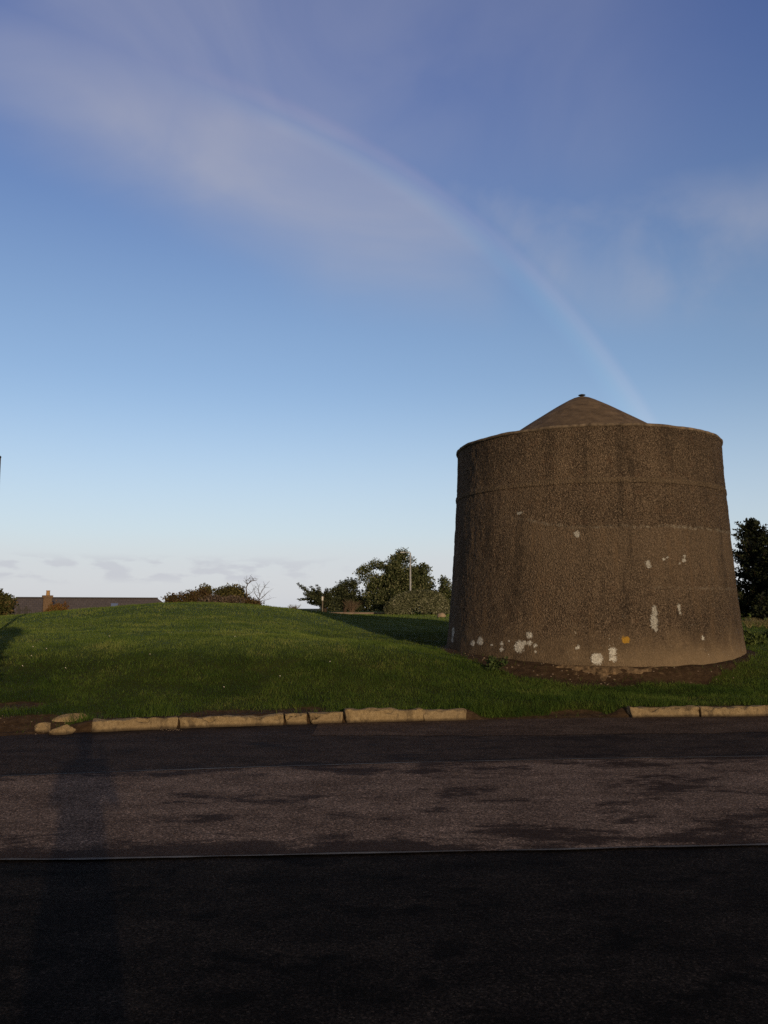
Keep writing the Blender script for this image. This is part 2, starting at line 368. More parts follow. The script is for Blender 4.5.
def rough_block(name, l, w, h, seed, amp=.012, chips=1.0, cell=.035, mat=None, loc=(0,0,0), rz=0):
    bm = bmesh.new(); add_box(bm, (-l/2, 0, -.06), (l/2, w, h), .014)
    def cut(ax, ln):
        n = max(2, int(ln/cell))
        for i in range(1, n):
            pc = Vector((0, 0, 0)); no = Vector((0, 0, 0)); no[ax] = 1
            lo = (-l/2, 0, -.06)[ax]; pc[ax] = lo + ln*i/n
            bmesh.ops.bisect_plane(bm, geom=bm.verts[:]+bm.edges[:]+bm.faces[:], plane_co=pc, plane_no=no)
    cut(0, l); cut(1, w); cut(2, h+.06)
    for v in bm.verts:
        p = v.co.copy()
        nv = noise.noise_vector(p*7 + Vector((seed*3.1, seed, 0)))
        big = noise.noise_vector(p*2.2 + Vector((seed*5.7, 0, seed)))
        v.co += nv*amp + big*amp*1.4
        edge = max(0, 1 - min(abs(p.z-h), .06)/.06)*max(0, 1 - min(p.y, .06)/.06)
        e2 = max(0, 1 - (l/2-abs(p.x))/.05)
        q = noise.fractal(Vector((p.x*6+seed, p.y*6, p.z*6)), .8, 2, 5)
        c = max(0, q+.06)*chips
        v.co.z -= c*(.07*edge + .02*e2*max(0, p.z/h)); v.co.y += c*.08*edge; v.co.x -= math.copysign(c*.018*e2, p.x)
    return bm_done(name, bm, mat or M_KERB, None, loc, rz, True)
kl = [  # pixel x of the two ends, height, wear, label
    (92, 178, .150, 1.0, 'sandstone kerbstone with worn edge, next right of the broken kerb pieces at the far left'),
    (179, 284, .155, 1.1, 'long straight sandstone kerbstone between the leftmost whole one and the short cracked ones'),
    (285.5, 309, .150, 1.9, 'short cracked kerb fragment, left one of the two short pieces mid kerb'),
    (310.5, 343, .145, 2.4, 'short crumbling kerb fragment with sloping top, right one of two short pieces'),
    (346, 423, .175, .8, 'taller pale kerbstone just right of the short crumbling fragments'),
    (424, 466, .175, .7, 'pale kerbstone with rounded end where the grass spills over the gap'),
    (630, 700, .160, 1.0, 'tan kerbstone right of the grassy gap, in front of the round tower'),
    (701, 790, .160, .8, 'tan kerbstone at the right edge of the photo, last in the right run'),
]
def kx_at(px):           # x on the kerb line seen at pixel column px
    lo, hi = -9.0, 12.0
    for _ in range(40):
        m_ = (lo+hi)/2; y = float(kerb_y(m_)); u = 384 + FPX*m_/(cp*y + sp*(0-EYE))
        if u < px: lo = m_
        else: hi = m_
    return lo
for i, (p0, p1, h, wear, lab) in enumerate(kl):
    x0, x1 = kx_at(p0), kx_at(p1); y0, y1 = float(kerb_y(x0)), float(kerb_y(x1))
    L = math.hypot(x1-x0, y1-y0)
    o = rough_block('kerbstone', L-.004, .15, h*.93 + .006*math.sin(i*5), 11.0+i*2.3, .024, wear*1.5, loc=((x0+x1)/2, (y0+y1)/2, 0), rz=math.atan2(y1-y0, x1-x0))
    tag(o, lab, 'kerbstone', 'kerbstones along the edge of the grass')
# broken kerb pieces at the left end
brk = [(33, 49, 733, .15, .14, -.1, 'small squarish broken kerb piece at the left end of the kerb'),
       (51, 71, 735, .13, .12, .35, 'wedge shaped broken kerb piece in front of the flat one, left of the kerb'),
       (52, 80, 729, .16, .16, -.2, 'flat broken kerb slab lying behind the wedge shaped piece'),
       (82, 91, 731, .10, .09, .1, 'dark little kerb rubble lump against the first whole kerbstone')]
for i, (p0, p1, py, w, h, rot, lab) in enumerate(brk):
    a0, a1 = on_plane(p0, py), on_plane(p1, py); L = (a1-a0).length*1.2; w, h = w*1.05, h*1.05; c = (a0+a1)/2
    bm = bmesh.new(); bmesh.ops.create_icosphere(bm, subdivisions=5, radius=1.0); rsb = random.Random(60+i)
    cuts = [(Vector((rsb.uniform(-1, 1), rsb.uniform(-1, 1), rsb.uniform(-.3, 1))).normalized(), rsb.uniform(.42, .70)) for _ in range(13)] + [(Vector((0, -1, .15)).normalized(), .55), (Vector((0, 0, 1)), .60)]
    for v in bm.verts:
        p = v.co.copy()
        for nn, dd in cuts:                      # broken faces
            k_ = p.dot(nn) - dd
            if k_ > 0: p -= nn*k_*.93
        p += noise.noise_vector(p*2.4 + Vector((i*9.0, 0, 0)))*.07 + noise.noise_vector(p*9)*.02
        v.co = Vector((p.x*L*.66, p.y*w*.95 + w*.5, p.z*h*.9 + h*.28 + (.5*h*(p.x if i == 1 else 0))))
    o = bm_done('broken_kerb_piece', bm, M_KERB, None, (c.x, c.y, 0.0 if i != 2 else .05), rot*.5 + .25, True)
    tag(o, lab, 'kerb piece', 'broken kerb pieces at the left end')

# ------------------------------------------------------------------ tower
def tower_hit(px, py):
    """angle and height on the tower wall seen at a pixel"""
    r = ray(px, py); h = math.hypot(r.x, r.y); dx, dy = r.x/h, r.y/h; R = 3.2
    for _ in range(4):
        bq = dx*TC.x + dy*TC.y; disc = max(0.0, R*R - (TC.length_squared - bq*bq)); s_ = bq - math.sqrt(disc)
        z = EYE + r.z/h*s_; R = wall_r(z)
    return math.atan2(s_*dx-TC.x, -(s_*dy-TC.y)), z
WZ = [-.4, .66, 1.3, 2.0, 2.7, 3.3, 3.75, 4.15, 4.7, 5.28]
WR = [3.40, 3.345, 3.275, 3.215, 3.165, 3.125, 3.100, 3.072, 3.048, 3.030]
def wall_r(z): return float(np.interp(z, WZ, WR))

def mat_tower():
    m, t, b = material('roughcast_render', .97, .10)
    uv = t.node('ShaderNodeUVMap').outputs[0]; co = t.node('ShaderNodeTexCoord').outputs['Object']
    sx = t.node('ShaderNodeSeparateXYZ'); t.l.new(uv, sx.inputs[0]); U, Z = sx.outputs[0], sx.outputs[1]
    streak = t.noise(t.scale(co, (1, 1, .16)), 2.6, 7, .68, .2)
    blot = t.noise(co, .9, 5, .6); med = t.noise(co, 7, 5, .7); grain = t.noise(t.scale(co, (1, 1, .8)), 42, 4, .85)
    peb = t.node('ShaderNodeTexVoronoi', feature='F1'); peb.inputs['Scale'].default_value = 40; t.l.new(t.scale(co, (1, 1, .7)), peb.inputs['Vector'])
    c = t.ramp(t.math('ADD', t.math('MULTIPLY', streak, .6), t.math('MULTIPLY', blot, .4)), [(.33, (.050, .036, .026)), (.5, (.104, .073, .049)), (.66, (.165, .116, .075))])
    c = t.mix(t.math('MULTIPLY', t.step(grain, .48, .64), .72), c, (.31, .226, .155))
    c = t.mix(t.math('MULTIPLY', t.step(grain, .50, .36), .85), c, (.016, .012, .010))
    c = t.mix(t.math('MULTIPLY', t.step(t.noise(co, 5.5, 4, .7), .52, .70), .35), c, (.155, .088, .052))
    bandm = t.math('MULTIPLY', t.step(Z, 4.09, 4.11), t.step(Z, 4.21, 4.19))
    c = t.mix(t.math('MULTIPLY', bandm, .42), c, (.185, .135, .085))
    # the lower lift of render is browner and lighter, below a ragged line
    lineh = t.math('ADD', 3.20, t.math('MULTIPLY', t.step(U, -.9, -3.4), .42))
    lineh = t.math('ADD', lineh, t.math('MULTIPLY', t.math('SUBTRACT', t.noise(co, 3.2, 5, .6), .5), .22))
    below = t.math('SUBTRACT', lineh, Z)
    vis = t.step(U, -2.9, -1.9)
    c = t.mix(t.math('MULTIPLY', t.math('MULTIPLY', t.step(below, -.02, .05), t.step(below, 1.9, .3)), t.math('MULTIPLY', vis, .42)), c, (.205, .148, .098))
    ln = t.math('MULTIPLY', t.step(t.math('ABSOLUTE', below), .048, .012), t.math('MULTIPLY', vis, t.step(t.noise(co, 9, 6, .8), .40, .66)))
    c = t.mix(t.math('MULTIPLY', ln, t.math('ADD', .50, t.math('MULTIPLY', t.step(U, -.5, 1.2), .42))), c, (.36, .31, .24))
    l2 = t.math('ABSOLUTE', t.math('SUBTRACT', Z, t.math('ADD', 1.92, t.math('MULTIPLY', med, .12))))
    k2 = t.math('MULTIPLY', t.step(l2, .035, .012), t.math('MULTIPLY', t.step(U, .35, .6), t.step(t.noise(co, 9, 4, .7), .45, .62)))
    c = t.mix(t.math('MULTIPLY', k2, .45), c, (.34, .29, .22))
    c = t.mix(1.0, c, t.ramp(grain, [(.34, (.66, .66, .65)), (.46, (.94, .94, .94)), (.56, (1.08, 1.08, 1.07)), (.68, (1.35, 1.34, 1.32))]), 'MULTIPLY')
    # dark runs of algae
    run = t.noise(t.scale(co, (1, 1, .07)), 3.4, 5, .6)
    c = t.mix(t.math('MULTIPLY', t.math('MULTIPLY', t.step(run, .52, .64), t.step(med, .3, .6)), .50), c, (.040, .031, .024))
    c = t.mix(t.math('MULTIPLY', t.math('MULTIPLY', t.step(run, .46, .32), t.step(below, -.2, .3)), .5), c, (.20, .132, .078))
    # smooth plinth
    pe = t.math('ADD', t.math('SUBTRACT', 1.16, Z), t.math('MULTIPLY', t.math('SUBTRACT', t.noise(t.scale(co, (1, 1, .6)), 2.1, 6, .7), .5), 1.0))
    pl = t.step(pe, -.22, .30)
    pc = t.ramp(t.noise(t.scale(co, (1, 1, .7)), 3.6, 6, .7), [(.3, (.070, .048, .031)), (.55, (.125, .088, .054)), (.75, (.185, .130, .078))])
    pc = t.mix(t.math('MULTIPLY', t.step(t.noise(co, 40, 3, .7), .60, .70), .45), pc, (.36, .31, .25))
    pc = t.mix(1.0, pc, t.ramp(grain, [(.34, (.66, .66, .66)), (.5, (1, 1, 1)), (.68, (1.35, 1.32, 1.3))]), 'MULTIPLY')
    pc = t.mix(t.math('MULTIPLY', t.step(t.noise(t.scale(co, (1, 1, 2.2)), 5.0, 7, .75), .52, .68), .55), pc, (.060, .044, .031))
    pc = t.mix(t.math('MULTIPLY', t.step(Z, .95, .55), t.math('MULTIPLY', t.step(U, -2.5, 1.5), .55)), pc, (.25, .180, .108))
    c = t.mix(t.math('MULTIPLY', pl, .88), c, pc)
    # lichen and paint blotches
    wob = t.noise(co, 15, 5, .75, 0, 'Color')
    p = t.vmath('ADD', uv, t.scale(t.vmath('SUBTRACT', wob, (.5, .5, .5)), (.16, .16, 0)))
    mm = None
    spots = [(472.7,643.6,2.2,3),(480.2,641.4,3,4),(501.7,644,1.7,2),(501.3,649.4,2.4,2.2),(519.3,646.7,4.6,6),(529.5,635.3,3.0,3.4),(529.5,643.2,2.8,2),(524.5,643,1.4,1.6),(535.2,645.4,2,2),(535.4,651.5,1.3,1.3),
             (577.9,647.2,2,2),(596.8,659,5.2,5.6),(612.7,651.6,3.6,4.2),(613.1,658.6,3.2,3),(654.5,611,2.4,6),(654,621,3.4,8),(655.5,628,2,4),(679.1,607.5,1.4,4),(680.5,613,1.2,2.5),(577,534,3,3.2),(647.9,563.1,2.6,3.4),(649.5,566,2,2),(684,560.2,1.8,2.2),(684.8,556.2,1.4,1.8),
             (680,563.5,1.0,1.2),(664,558.7,1.6,1.3),(668,557.5,1.0,1.0),(702.9,638.4,1.6,1.8),(519.8,513,3.2,1.4),(453,632,1.4,6),(452.5,640,.9,3),(492,645,1.1,1.1),(509,641,1.1,1.1)]
    for (px, py, rx, ry) in spots:
        th, z = tower_hit(px, py); r = ray(px, py); dist = 17.2
        view = Vector((TC.x+3.2*math.sin(th), TC.y-3.2*math.cos(th), 0)).normalized()
        fs = max(.25, abs(math.sin(th)*-view.x + math.cos(th)*view.y))
        kx, ky = rx*dist/FPX/fs*1.06, ry*dist/FPX*1.06
        d_ = t.vmath('LENGTH', t.scale(t.vmath('SUBTRACT', p, (th*3.2, z, 0)), (1/kx, 1/ky, 0)))
        mm = d_ if mm is None else t.math('MINIMUM', mm, d_)
    lich = t.step(t.math('ADD', mm, t.math('MULTIPLY', t.math('SUBTRACT', t.noise(co, 34, 4, .75), .5), 1.3)), 1.05, .72)
    c = t.mix(t.math('MULTIPLY', lich, t.math('ADD', .45, t.math('MULTIPLY', t.step(t.noise(co, 55, 4, .8), .38, .52), .53))), c, t.ramp(t.noise(co, 30, 5, .8), [(.32, (.30, .27, .22)), (.5, (.56, .53, .46)), (.65, (.76, .73, .65))]))
    spk = t.node('ShaderNodeTexVoronoi'); spk.inputs['Scale'].default_value = 17; t.l.new(co, spk.inputs['Vector'])
    spm = t.math('MULTIPLY', t.step(spk.outputs['Distance'], .26, .16), t.step(t.noise(co, 2.6, 3, .6), .60, .67))
    spm = t.math('MULTIPLY', spm, t.math('MULTIPLY', t.step(Z, 1.75, 1.2), .6))
    c = t.mix(spm, c, (.50, .46, .38))
    th, z = tower_hit(625.4, 639.7)
    d_ = t.vmath('LENGTH', t.scale(t.vmath('SUBTRACT', p, (th*3.2, z, 0)), (1/.075, 1/.075, 0)))
    c = t.mix(t.math('MULTIPLY', t.step(d_, 1.05, .8), .9), c, (.40, .22, .03))
    c = t.mix(1.0, c, (.97, 1.01, 1.06), 'MULTIPLY')
    t.l.new(c, b.inputs['Base Color'])
    hgt = t.math('ADD', t.math('MULTIPLY', grain, 1.0), t.math('MULTIPLY', peb.outputs['Distance'], -.9))
    hgt = t.math('MULTIPLY', hgt, t.math('SUBTRACT', 1.0, t.math('MULTIPLY', pl, .72)))
    n = t.bump(t.math('ADD', t.math('MULTIPLY', med, .8), lich), .5, .02)
    t.l.new(t.bump(hgt, 1.0, .045, n), b.inputs['Normal'])
    return m
tower = empty('round_tower', (TC.x, TC.y, 0), 'squat round brown roughcast tower with shallow conical roof standing on the grass', 'tower')
nth, zs = 900, np.concatenate([np.linspace(-.4, .5, 6), np.linspace(.55, 4.06, 150), np.linspace(4.085, 4.21, 14), np.linspace(4.235, 5.28, 46)])
th = np.linspace(-PI, PI, nth, endpoint=False)
TH, ZW = np.meshgrid(th, zs); RW = np.interp(ZW, WZ, WR)
ns = np.empty(TH.shape)
for j in range(TH.shape[0]):
    for i in range(nth):
        q = Vector((math.cos(th[i])*3.2, math.sin(th[i])*3.2, zs[j]))
        ns[j, i] = .010*noise.noise(q*1.1) + .010*noise.noise(q*5.0) + (.009 if zs[j] > 1.15 else .003)*noise.noise(q*16.0)
RW = RW + ns
RW += .019*sstep(4.085, 4.10, ZW)*sstep(4.21, 4.195, ZW)                     # raised string band
RW += np.where(ZW > 3.2, .018*sstep(3.2, 3.24, ZW), 0)*sstep(-.9, -.3, TH)    # upper lift of render stands proud
VW = np.stack([RW*np.sin(TH), -RW*np.cos(TH), ZW], -1).reshape(-1, 3)
me = np_mesh('wall', VW, grid_faces(len(zs), nth, True), True)
uv = me.uv_layers.new(name='UVMap'); li = np.empty(len(me.loops), dtype=np.int32); me.loops.foreach_get('vertex_index', li)
uvc = np.stack([TH.ravel()*3.2, ZW.ravel()], -1)[li].reshape(-1, 4, 2)
wr = (uvc[:, :, 0].max(1) - uvc[:, :, 0].min(1)) > 3; k_ = uvc[wr]; k_[:, :, 0] = np.where(k_[:, :, 0] < 0, k_[:, :, 0] + 2*PI*3.2, k_[:, :, 0]); uvc[wr] = k_
uv.data.foreach_set('uv', uvc.astype(np.float32).ravel())
wall = link('wall', me, mat_tower(), tower)
M_COPE = simple('weathered_cement', (.24, .185, .13), (.045, .035, .028), 7, .95, .1, .7, 30)
M_ROOF = simple('brown_cement_roof', (.165, .118, .076), (.070, .050, .034), 4.5, .93, .15, .5, 26)
bm = bmesh.new()
prof = [(2.86, 5.10), (2.86, 5.300), (2.90, 5.325), (3.045, 5.322), (3.072, 5.312), (3.076, 5.275), (3.06, 5.255), (2.99, 5.245)]
rings = []
for r, z in prof:
    rg = []
    for k in range(260):
        a_ = 2*PI*k/260; w_ = noise.fractal(Vector((math.cos(a_)*3, math.sin(a_)*3, z))*1.8, 1, 2, 4)*.014
        rg.append(bm.verts.new(((r+w_)*math.sin(a_), -(r+w_)*math.cos(a_), z + (w_ if z > 5.2 else 0))))
    rings.append(rg)
for r0, r1 in zip(rings, rings[1:]+rings[:1]):
    for k in range(260): bm.faces.new((r0[k], r0[(k+1) % 260], r1[(k+1) % 260], r1[k]))
bm_done('coping', bm, M_COPE, tower, smooth=True)
# cone: rounded apex, edge sits in the gutter behind the coping
APEX = EYE + ray(583, 397).z/math.hypot(ray(583, 397).x, ray(583, 397).y)*TC.length
bm = bmesh.new(); sl_ = .645; pr = []
for r in np.linspace(2.84, .0, 26):
    rr = math.sqrt(r*r + .26**2)
    pr.append((max(r, .01), APEX - (rr-.26)*sl_))
rings = []
for r, z in pr:
    rings.append([bm.verts.new((r*math.cos(2*PI*k/120), r*math.sin(2*PI*k/120), z + .012*noise.noise(Vector((r*math.cos(2*PI*k/120), r*math.sin(2*PI*k/120), 1))*2.2))) for k in range(120)])
for r0, r1 in zip(rings, rings[1:]):
    for k in range(120): bm.faces.new((r0[k], r0[(k+1) % 120], r1[(k+1) % 120], r1[k]))
bm.faces.new(rings[-1])
roof = bm_done('conical_roof', bm, M_ROOF, tower, (-.03, 0, 0), smooth=True)
bm = bmesh.new(); add_lathe(bm, [(.03, -.06), (.03, .03), (.045, .036), (.085, .046), (.085, .058), (.05, .072), (.01, .078)], 20)
bm_done('vent_cap', bm, simple('dark_lead', (.03, .028, .027), None, 20, .6, .4), roof, (0, 0, APEX-.01), smooth=True)
# a pale scar on the cone, low on the side facing the road
# exposed rubble footing under the road side of the wall
M_FOOT = simple('rubble_concrete', (.24, .165, .095), (.030, .020, .012), 13, .97, .1, 1.0, 30)
n_a, n_p = 240, 9; V = []
for i in range(n_a):
    ph = -.62 + (1.0)*i/(n_a-1); e_ = min(1, i/26, (n_a-1-i)/40)
    zt = .455 - .02*math.sin(ph*3)
    jag = noise.fractal(Vector((ph*9, 2, 0)), 1, 2, 5)
    for k, (dr, dzz) in enumerate([(-.12, .0), (.02, .0), (.06, -.015), (.10, -.045), (.13, -.10), (.15, -.17), (.20, -.25), (.26, -.33), (.34, -.45)]):
        q = noise.noise_vector(Vector((ph*22, k*.9, 5)))
        rr = 3.36 + dr*1.75*e_ + (q.x*.085 + jag*.07)*e_*(k > 0) - (.10 if e_ < .15 else 0)
        V.append((rr*math.sin(ph), -rr*math.cos(ph), zt + dzz*1.0 + q.z*.05*(k > 1)))
me = np_mesh('footing', np.array(V), grid_faces(n_a, n_p), True)
link('footing', me, M_FOOT, tower)

def march(px, py):
    r = ray(px, py); h = math.hypot(r.x, r.y); s_ = 8.0
    while s_ < 45:
        x, y, z = r.x/h*s_, r.y/h*s_, EYE + r.z/h*s_
        if z <= ground_z(x, y) + .05: return Vector((x, y, ground_z(x, y)+.06))
        s_ += .05
    return Vector((r.x/h*25, r.y/h*25, 1.6))
# ------------------------------------------------------------------ foliage builders
def leaf_mat(name, c1, c2, c3=None, rough=.75, trans=.12):
    m, t, b = material(name, rough, .2)
    g = t.node('ShaderNodeNewGeometry').outputs['Random Per Island']; co = t.node('ShaderNodeTexCoord').outputs['Object']
    f = t.math('ADD', t.math('MULTIPLY', g, .55), t.math('MULTIPLY', t.noise(co, 1.1, 3, .6), .45))
    st = [(.25, c1), (.55, c2)] + ([(.78, c3)] if c3 else [])
    t.l.new(t.ramp(f, st), b.inputs['Base Color'])
    return m
def leaves(name, C, size, mat, parent=None, up=0.0, loc=(0,0,0), elong=2.0, var=.4):
    n = len(C); d = RNG.normal(size=(n, 3)); d[:, 2] += up; d /= np.linalg.norm(d, axis=1)[:, None]
    r = RNG.normal(size=(n, 3)); e = np.cross(d, r); e /= np.linalg.norm(e, axis=1)[:, None] + 1e-9
    s = size*(1 + var*RNG.uniform(-1, 1, n))[:, None]
    A = C; B = C + d*s*.5 + e*s/elong*.5; D = C + d*s; E = C + d*s*.5 - e*s/elong*.5
    V = np.stack([A, B, D, E], 1).reshape(-1, 3)
    return link(name, np_mesh(name, V, np.arange(4*n).reshape(-1, 4)), mat, parent, loc)
def clump_cloud(clumps, per):
    out = []
    for (x, y, z, r, fz) in clumps:
        k = max(8, int(per*r*r))
        p = RNG.normal(size=(k, 3)); p /= np.linalg.norm(p, axis=1)[:, None]
        p *= (r*np.clip(RNG.normal(.78, .22, k), .05, 1.25))[:, None]; p[:, 2] *= fz
        out.append(p + np.array([x, y, z]))
    return np.concatenate(out)
M_BARK = simple('bark', (.085, .062, .045), (.035, .026, .020), 14, .95, .1, .8, 50)
def tree(name, label, base, blobs, nclump, cr, per, size, mat, trunk_h, trunk_r, group=None, fz=.8, up=.2, seed=1, lean=(0, 0), elong=2.0, cat='tree', trunk_name='trunk'):
    """blobs: ellipsoids (x,y,z,rx,ry,rz) relative to base; clumps fill them unevenly"""
    rs = np.random.default_rng(seed)
    root = empty(name, base, label, cat, group)
    cl = []
    w = np.array([b[3]*b[4]*b[5] for b in blobs]); w = w/w.sum()
    for bi, b_ in enumerate(blobs):
        for _ in range(max(3, int(nclump*w[bi]))):
            p = rs.normal(size=3); p /= np.linalg.norm(p); p *= rs.uniform(.25, 1.0)**.6
            r = cr*rs.uniform(.55, 1.35)
            cl.append((b_[0]+p[0]*b_[3], b_[1]+p[1]*b_[4], max(r*.4, b_[2]+p[2]*b_[5]), r, fz))
    leaves('crown', clump_cloud(cl, per), size, mat, root, up, elong=elong)
    bm = bmesh.new(); top = Vector((lean[0], lean[1], trunk_h))
    add_tube(bm, [(0, 0, -.25), (0, 0, .12), top*.5 + Vector((.04, 0, 0)), top], [trunk_r*1.5, trunk_r*1.1, trunk_r*.8, trunk_r*.4], 9)
    for c in cl[::max(1, len(cl)//26)]:
        s0 = top*rs.uniform(.35, .95); e_ = Vector(c[:3]); mid = (s0+e_)/2 + Vector((0, 0, .12*(e_-s0).length))
        add_tube(bm, [s0, mid, e_], [trunk_r*.33, trunk_r*.2, trunk_r*.08], 5)
    bm_done(trunk_name, bm, M_BARK, root, smooth=True)
    return root
def base_at(px, D, dz=0.0):
    r = ray(px, 607); h = math.hypot(r.x, r.y); x, y = r.x/h*D, r.y/h*D
    return Vector((x, y, ground_z(x, y) + dz))
def pxh(D): return D/FPX/1.0      # metres per pixel at distance D (small angles)

# trees beyond the lawn
M_OAK = leaf_mat('holm_oak_leaf', (.018, .026, .009), (.066, .084, .030), (.19, .19, .10))
M_CYP = leaf_mat('cypress_leaf', (.012, .017, .009), (.038, .048, .021), (.09, .10, .045))
M_DARKC = leaf_mat('dark_conifer_leaf', (.005, .007, .004), (.012, .017, .007), (.035, .045, .014))
M_HEDGE = leaf_mat('hedge_leaf', (.040, .046, .022), (.115, .125, .062), (.25, .25, .17))
M_RUST = leaf_mat('russet_scrub', (.045, .028, .013), (.095, .060, .026), (.085, .085, .028))
M_OLIVE = leaf_mat('olive_scrub', (.035, .036, .010), (.080, .075, .022), (.15, .125, .045))
M_TWIG = leaf_mat('twig_mauve', (.05, .036, .027), (.10, .075, .056), (.15, .115, .085))
grp = 'trees and scrub along the far side of the lawn'
def pix_blobs(px0, D, base, items):
    """items (px, py, half_w_px, half_h_px): ellipsoids given by where they sit in elevation and bearing"""
    out = []
    for (px, py, hw, hh) in items:
        q = at_dist(px, py, D); s_ = D/FPX*1.02
        out.append((q.x-base.x, q.y-base.y, q.z-base.z, hw*s_, max(.6, hw*s_*.8), hh*s_))
    return out
D = 58.0
bmx = []
for px in np.arange(326, 450, 1.6):
    q = base_at(px, 84 + random.uniform(-2, 2)); bmx.append((q.x, q.y, q.z + random.uniform(.2, 1.2), random.uniform(.6, 1.0), .9))
tag(leaves('thicket', clump_cloud(bmx, 260), .26, M_CYP), 'dark low thicket seen between the trunks behind the trees', 'thicket', kind='stuff')
b0 = base_at(398, D)
tree('broadleaf_tree', 'largest tree, broad olive green crown, tallest beyond the lawn behind the clipped hedge', b0,
     pix_blobs(398, D, b0, [(398, 580, 19, 19), (378, 588, 13, 18), (413, 583, 12, 20), (366, 575, 7, 8), (404, 560, 9, 8), (381, 566, 8, 7), (392, 560, 6, 6), (390, 597, 20, 12), (421, 574, 7, 10)]), 230, .38, 1050, .15, M_OAK, 2.6, .16, grp, seed=3)
b0 = base_at(345, D+1)
tree('evergreen_tree', 'dark rounded evergreen between the flat branched cypress and the largest tree', b0,
     pix_blobs(345, D+1, b0, [(347, 592, 12, 13), (338, 598, 9, 9), (352, 584, 7, 6), (358, 600, 8, 9)]), 64, .36, 900, .14, M_CYP, 2.0, .12, grp, seed=5)
b0 = base_at(443, D+6)
tree('broadleaf_tree', 'small distant rounded tree peeping between the clipped hedge and the tower', b0,
     pix_blobs(443, D+6, b0, [(443, 588, 8, 9), (447, 596, 8, 10)]), 26, .4, 800, .16, M_OAK, 1.8, .1, grp, seed=6)
b0 = base_at(424, D+8)
tree('broadleaf_tree', 'loose grey green tree at right shoulder of the largest tree behind lamp post', b0,
     pix_blobs(424, D+8, b0, [(424, 584, 7, 14), (431, 592, 6, 10)]), 30, .36, 620, .16, M_OAK, 2.4, .1, grp, seed=16)
# flat-branched cypress leaning left
b0 = base_at(325, D-2); root = empty('spreading_cypress', b0, 'low cypress with flat branches reaching left, beside the white topped post', 'tree', grp)
tips = [(299, 585, 0), (303, 589, .6), (306, 595, -.5), (299, 600, .3), (311, 588, .5), (318, 587, -.4), (326, 590, .5), (334, 589, 0), (308, 603, .6), (315, 599, -.6), (337, 598, .3), (322, 603, .7), (331, 603, -.7), (312, 593, .2)]
cl = []; bm = bmesh.new(); add_tube(bm, [(0, 0, -.2), (.02, 0, .6), (-.1, 0, 1.25)], [.13, .1, .06], 8)
for (px, py, oy) in tips:
    q = at_dist(px, py, D-2) - b0; q.y += oy; s0 = Vector((-.03, 0, random.uniform(.25, 1.1)))
    mid = (s0+q)/2 + Vector((0, 0, -.05)); add_tube(bm, [s0, mid, q], [.04, .025, .01], 5)
    for k in range(7):
        f = .35 + .68*k/6; p = s0.lerp(q, f); cl.append((p.x, p.y, p.z + .03*k/6, .30*(1.15-.72*f), .5))
leaves('crown', clump_cloud(cl, 1900), .12, M_CYP, root, .3); bm_done('trunk', bm, M_BARK, root, smooth=True)
# pale bare brush under the evergreen
def twigs(name, label, base, n, h, spread, mat, r=.012, group=None, cat='shrub', rs=None):
    rs = rs or random.Random(5); bm = bmesh.new()
    for i in range(n):
        a_ = rs.uniform(0, 2*PI); k = rs.uniform(.1, 1)*spread; hh = h*rs.uniform(.55, 1)
        p1 = Vector((math.cos(a_)*k*.35, math.sin(a_)*k*.35, hh*.5)); p2 = Vector((math.cos(a_)*k, math.sin(a_)*k, hh))
        add_tube(bm, [(rs.uniform(-.1, .1)*spread, rs.uniform(-.1, .1)*spread, -.1), p1, p2], [r, r*.7, r*.25], 4, False)
        for _ in range(4):
            f = rs.uniform(.1, .9); s0 = p1.lerp(p2, f); e_ = s0 + Vector((rs.uniform(-1, 1), rs.uniform(-1, 1), rs.uniform(.1, 1)))*h*.22
            add_tube(bm, [s0, e_], [r*.45, r*.15], 3, False)
    o = bm_done(name, bm, mat, None, base); return tag(o, label, cat, group)
M_PALETW = simple('pale_twig', (.20, .145, .10), (.10, .07, .05), 9, .9, .1)
twigs('bare_shrub', 'brown leafless brush in front of the dark rounded evergreen, by the low wall', base_at(352, D-3), 60, 1.0, .75, M_PALETW, .014, grp)
twigs('dry_shrub', 'small tan dry shrub at left end of the tree group near the lawn crest', base_at(294, D-6, 0), 60, .62, .5, simple('dry_tan', (.20, .15, .06), (.09, .075, .025), 9), .014, grp, rs=random.Random(8))
# clipped hedge
b0 = base_at(418, D-6); root = empty('clipped_hedge', b0, 'grey green clipped hedge with rounded top beyond the lawn, left of the tower', 'hedge', None)
s_ = (D-6)/FPX; C = []
n = 46000; p = RNG.normal(size=(n, 3)); p[:, 2] = np.abs(p[:, 2]); p /= np.linalg.norm(p, axis=1)[:, None]
p = np.sign(p)*np.abs(p)**.62; p *= (1 + RNG.normal(0, .02, n))[:, None]
dens = RNG.uniform(size=n) < .55 + .45*np.sin(p[:, 0]*19)*np.sin(p[:, 2]*13 + p[:, 0]*7)
p = p[dens]; hw = 31*s_
p *= np.array([hw, 1.1, 1.42]); zc = np.interp(p[:, 0], [-hw, -hw*.55, -hw*.1, hw], [.62, .86, 1.0, 1.0]); p[:, 2] *= zc
leaves('foliage', np.concatenate([p, p*.95]) + np.array([-.1, 0, .02]), .12, M_HEDGE, root, .1)
for k in range(6):
    bm = bmesh.new(); x = (-.75 + .3*k)*hw; y = random.uniform(-.4, .4)
    add_tube(bm, [(x, y, -.15), (x+.05, y, .5), (x+random.uniform(-.15, .15), y*.9, 1.0)], [.05, .035, .015], 6)
    bm_done('stem', bm, M_BARK, root)
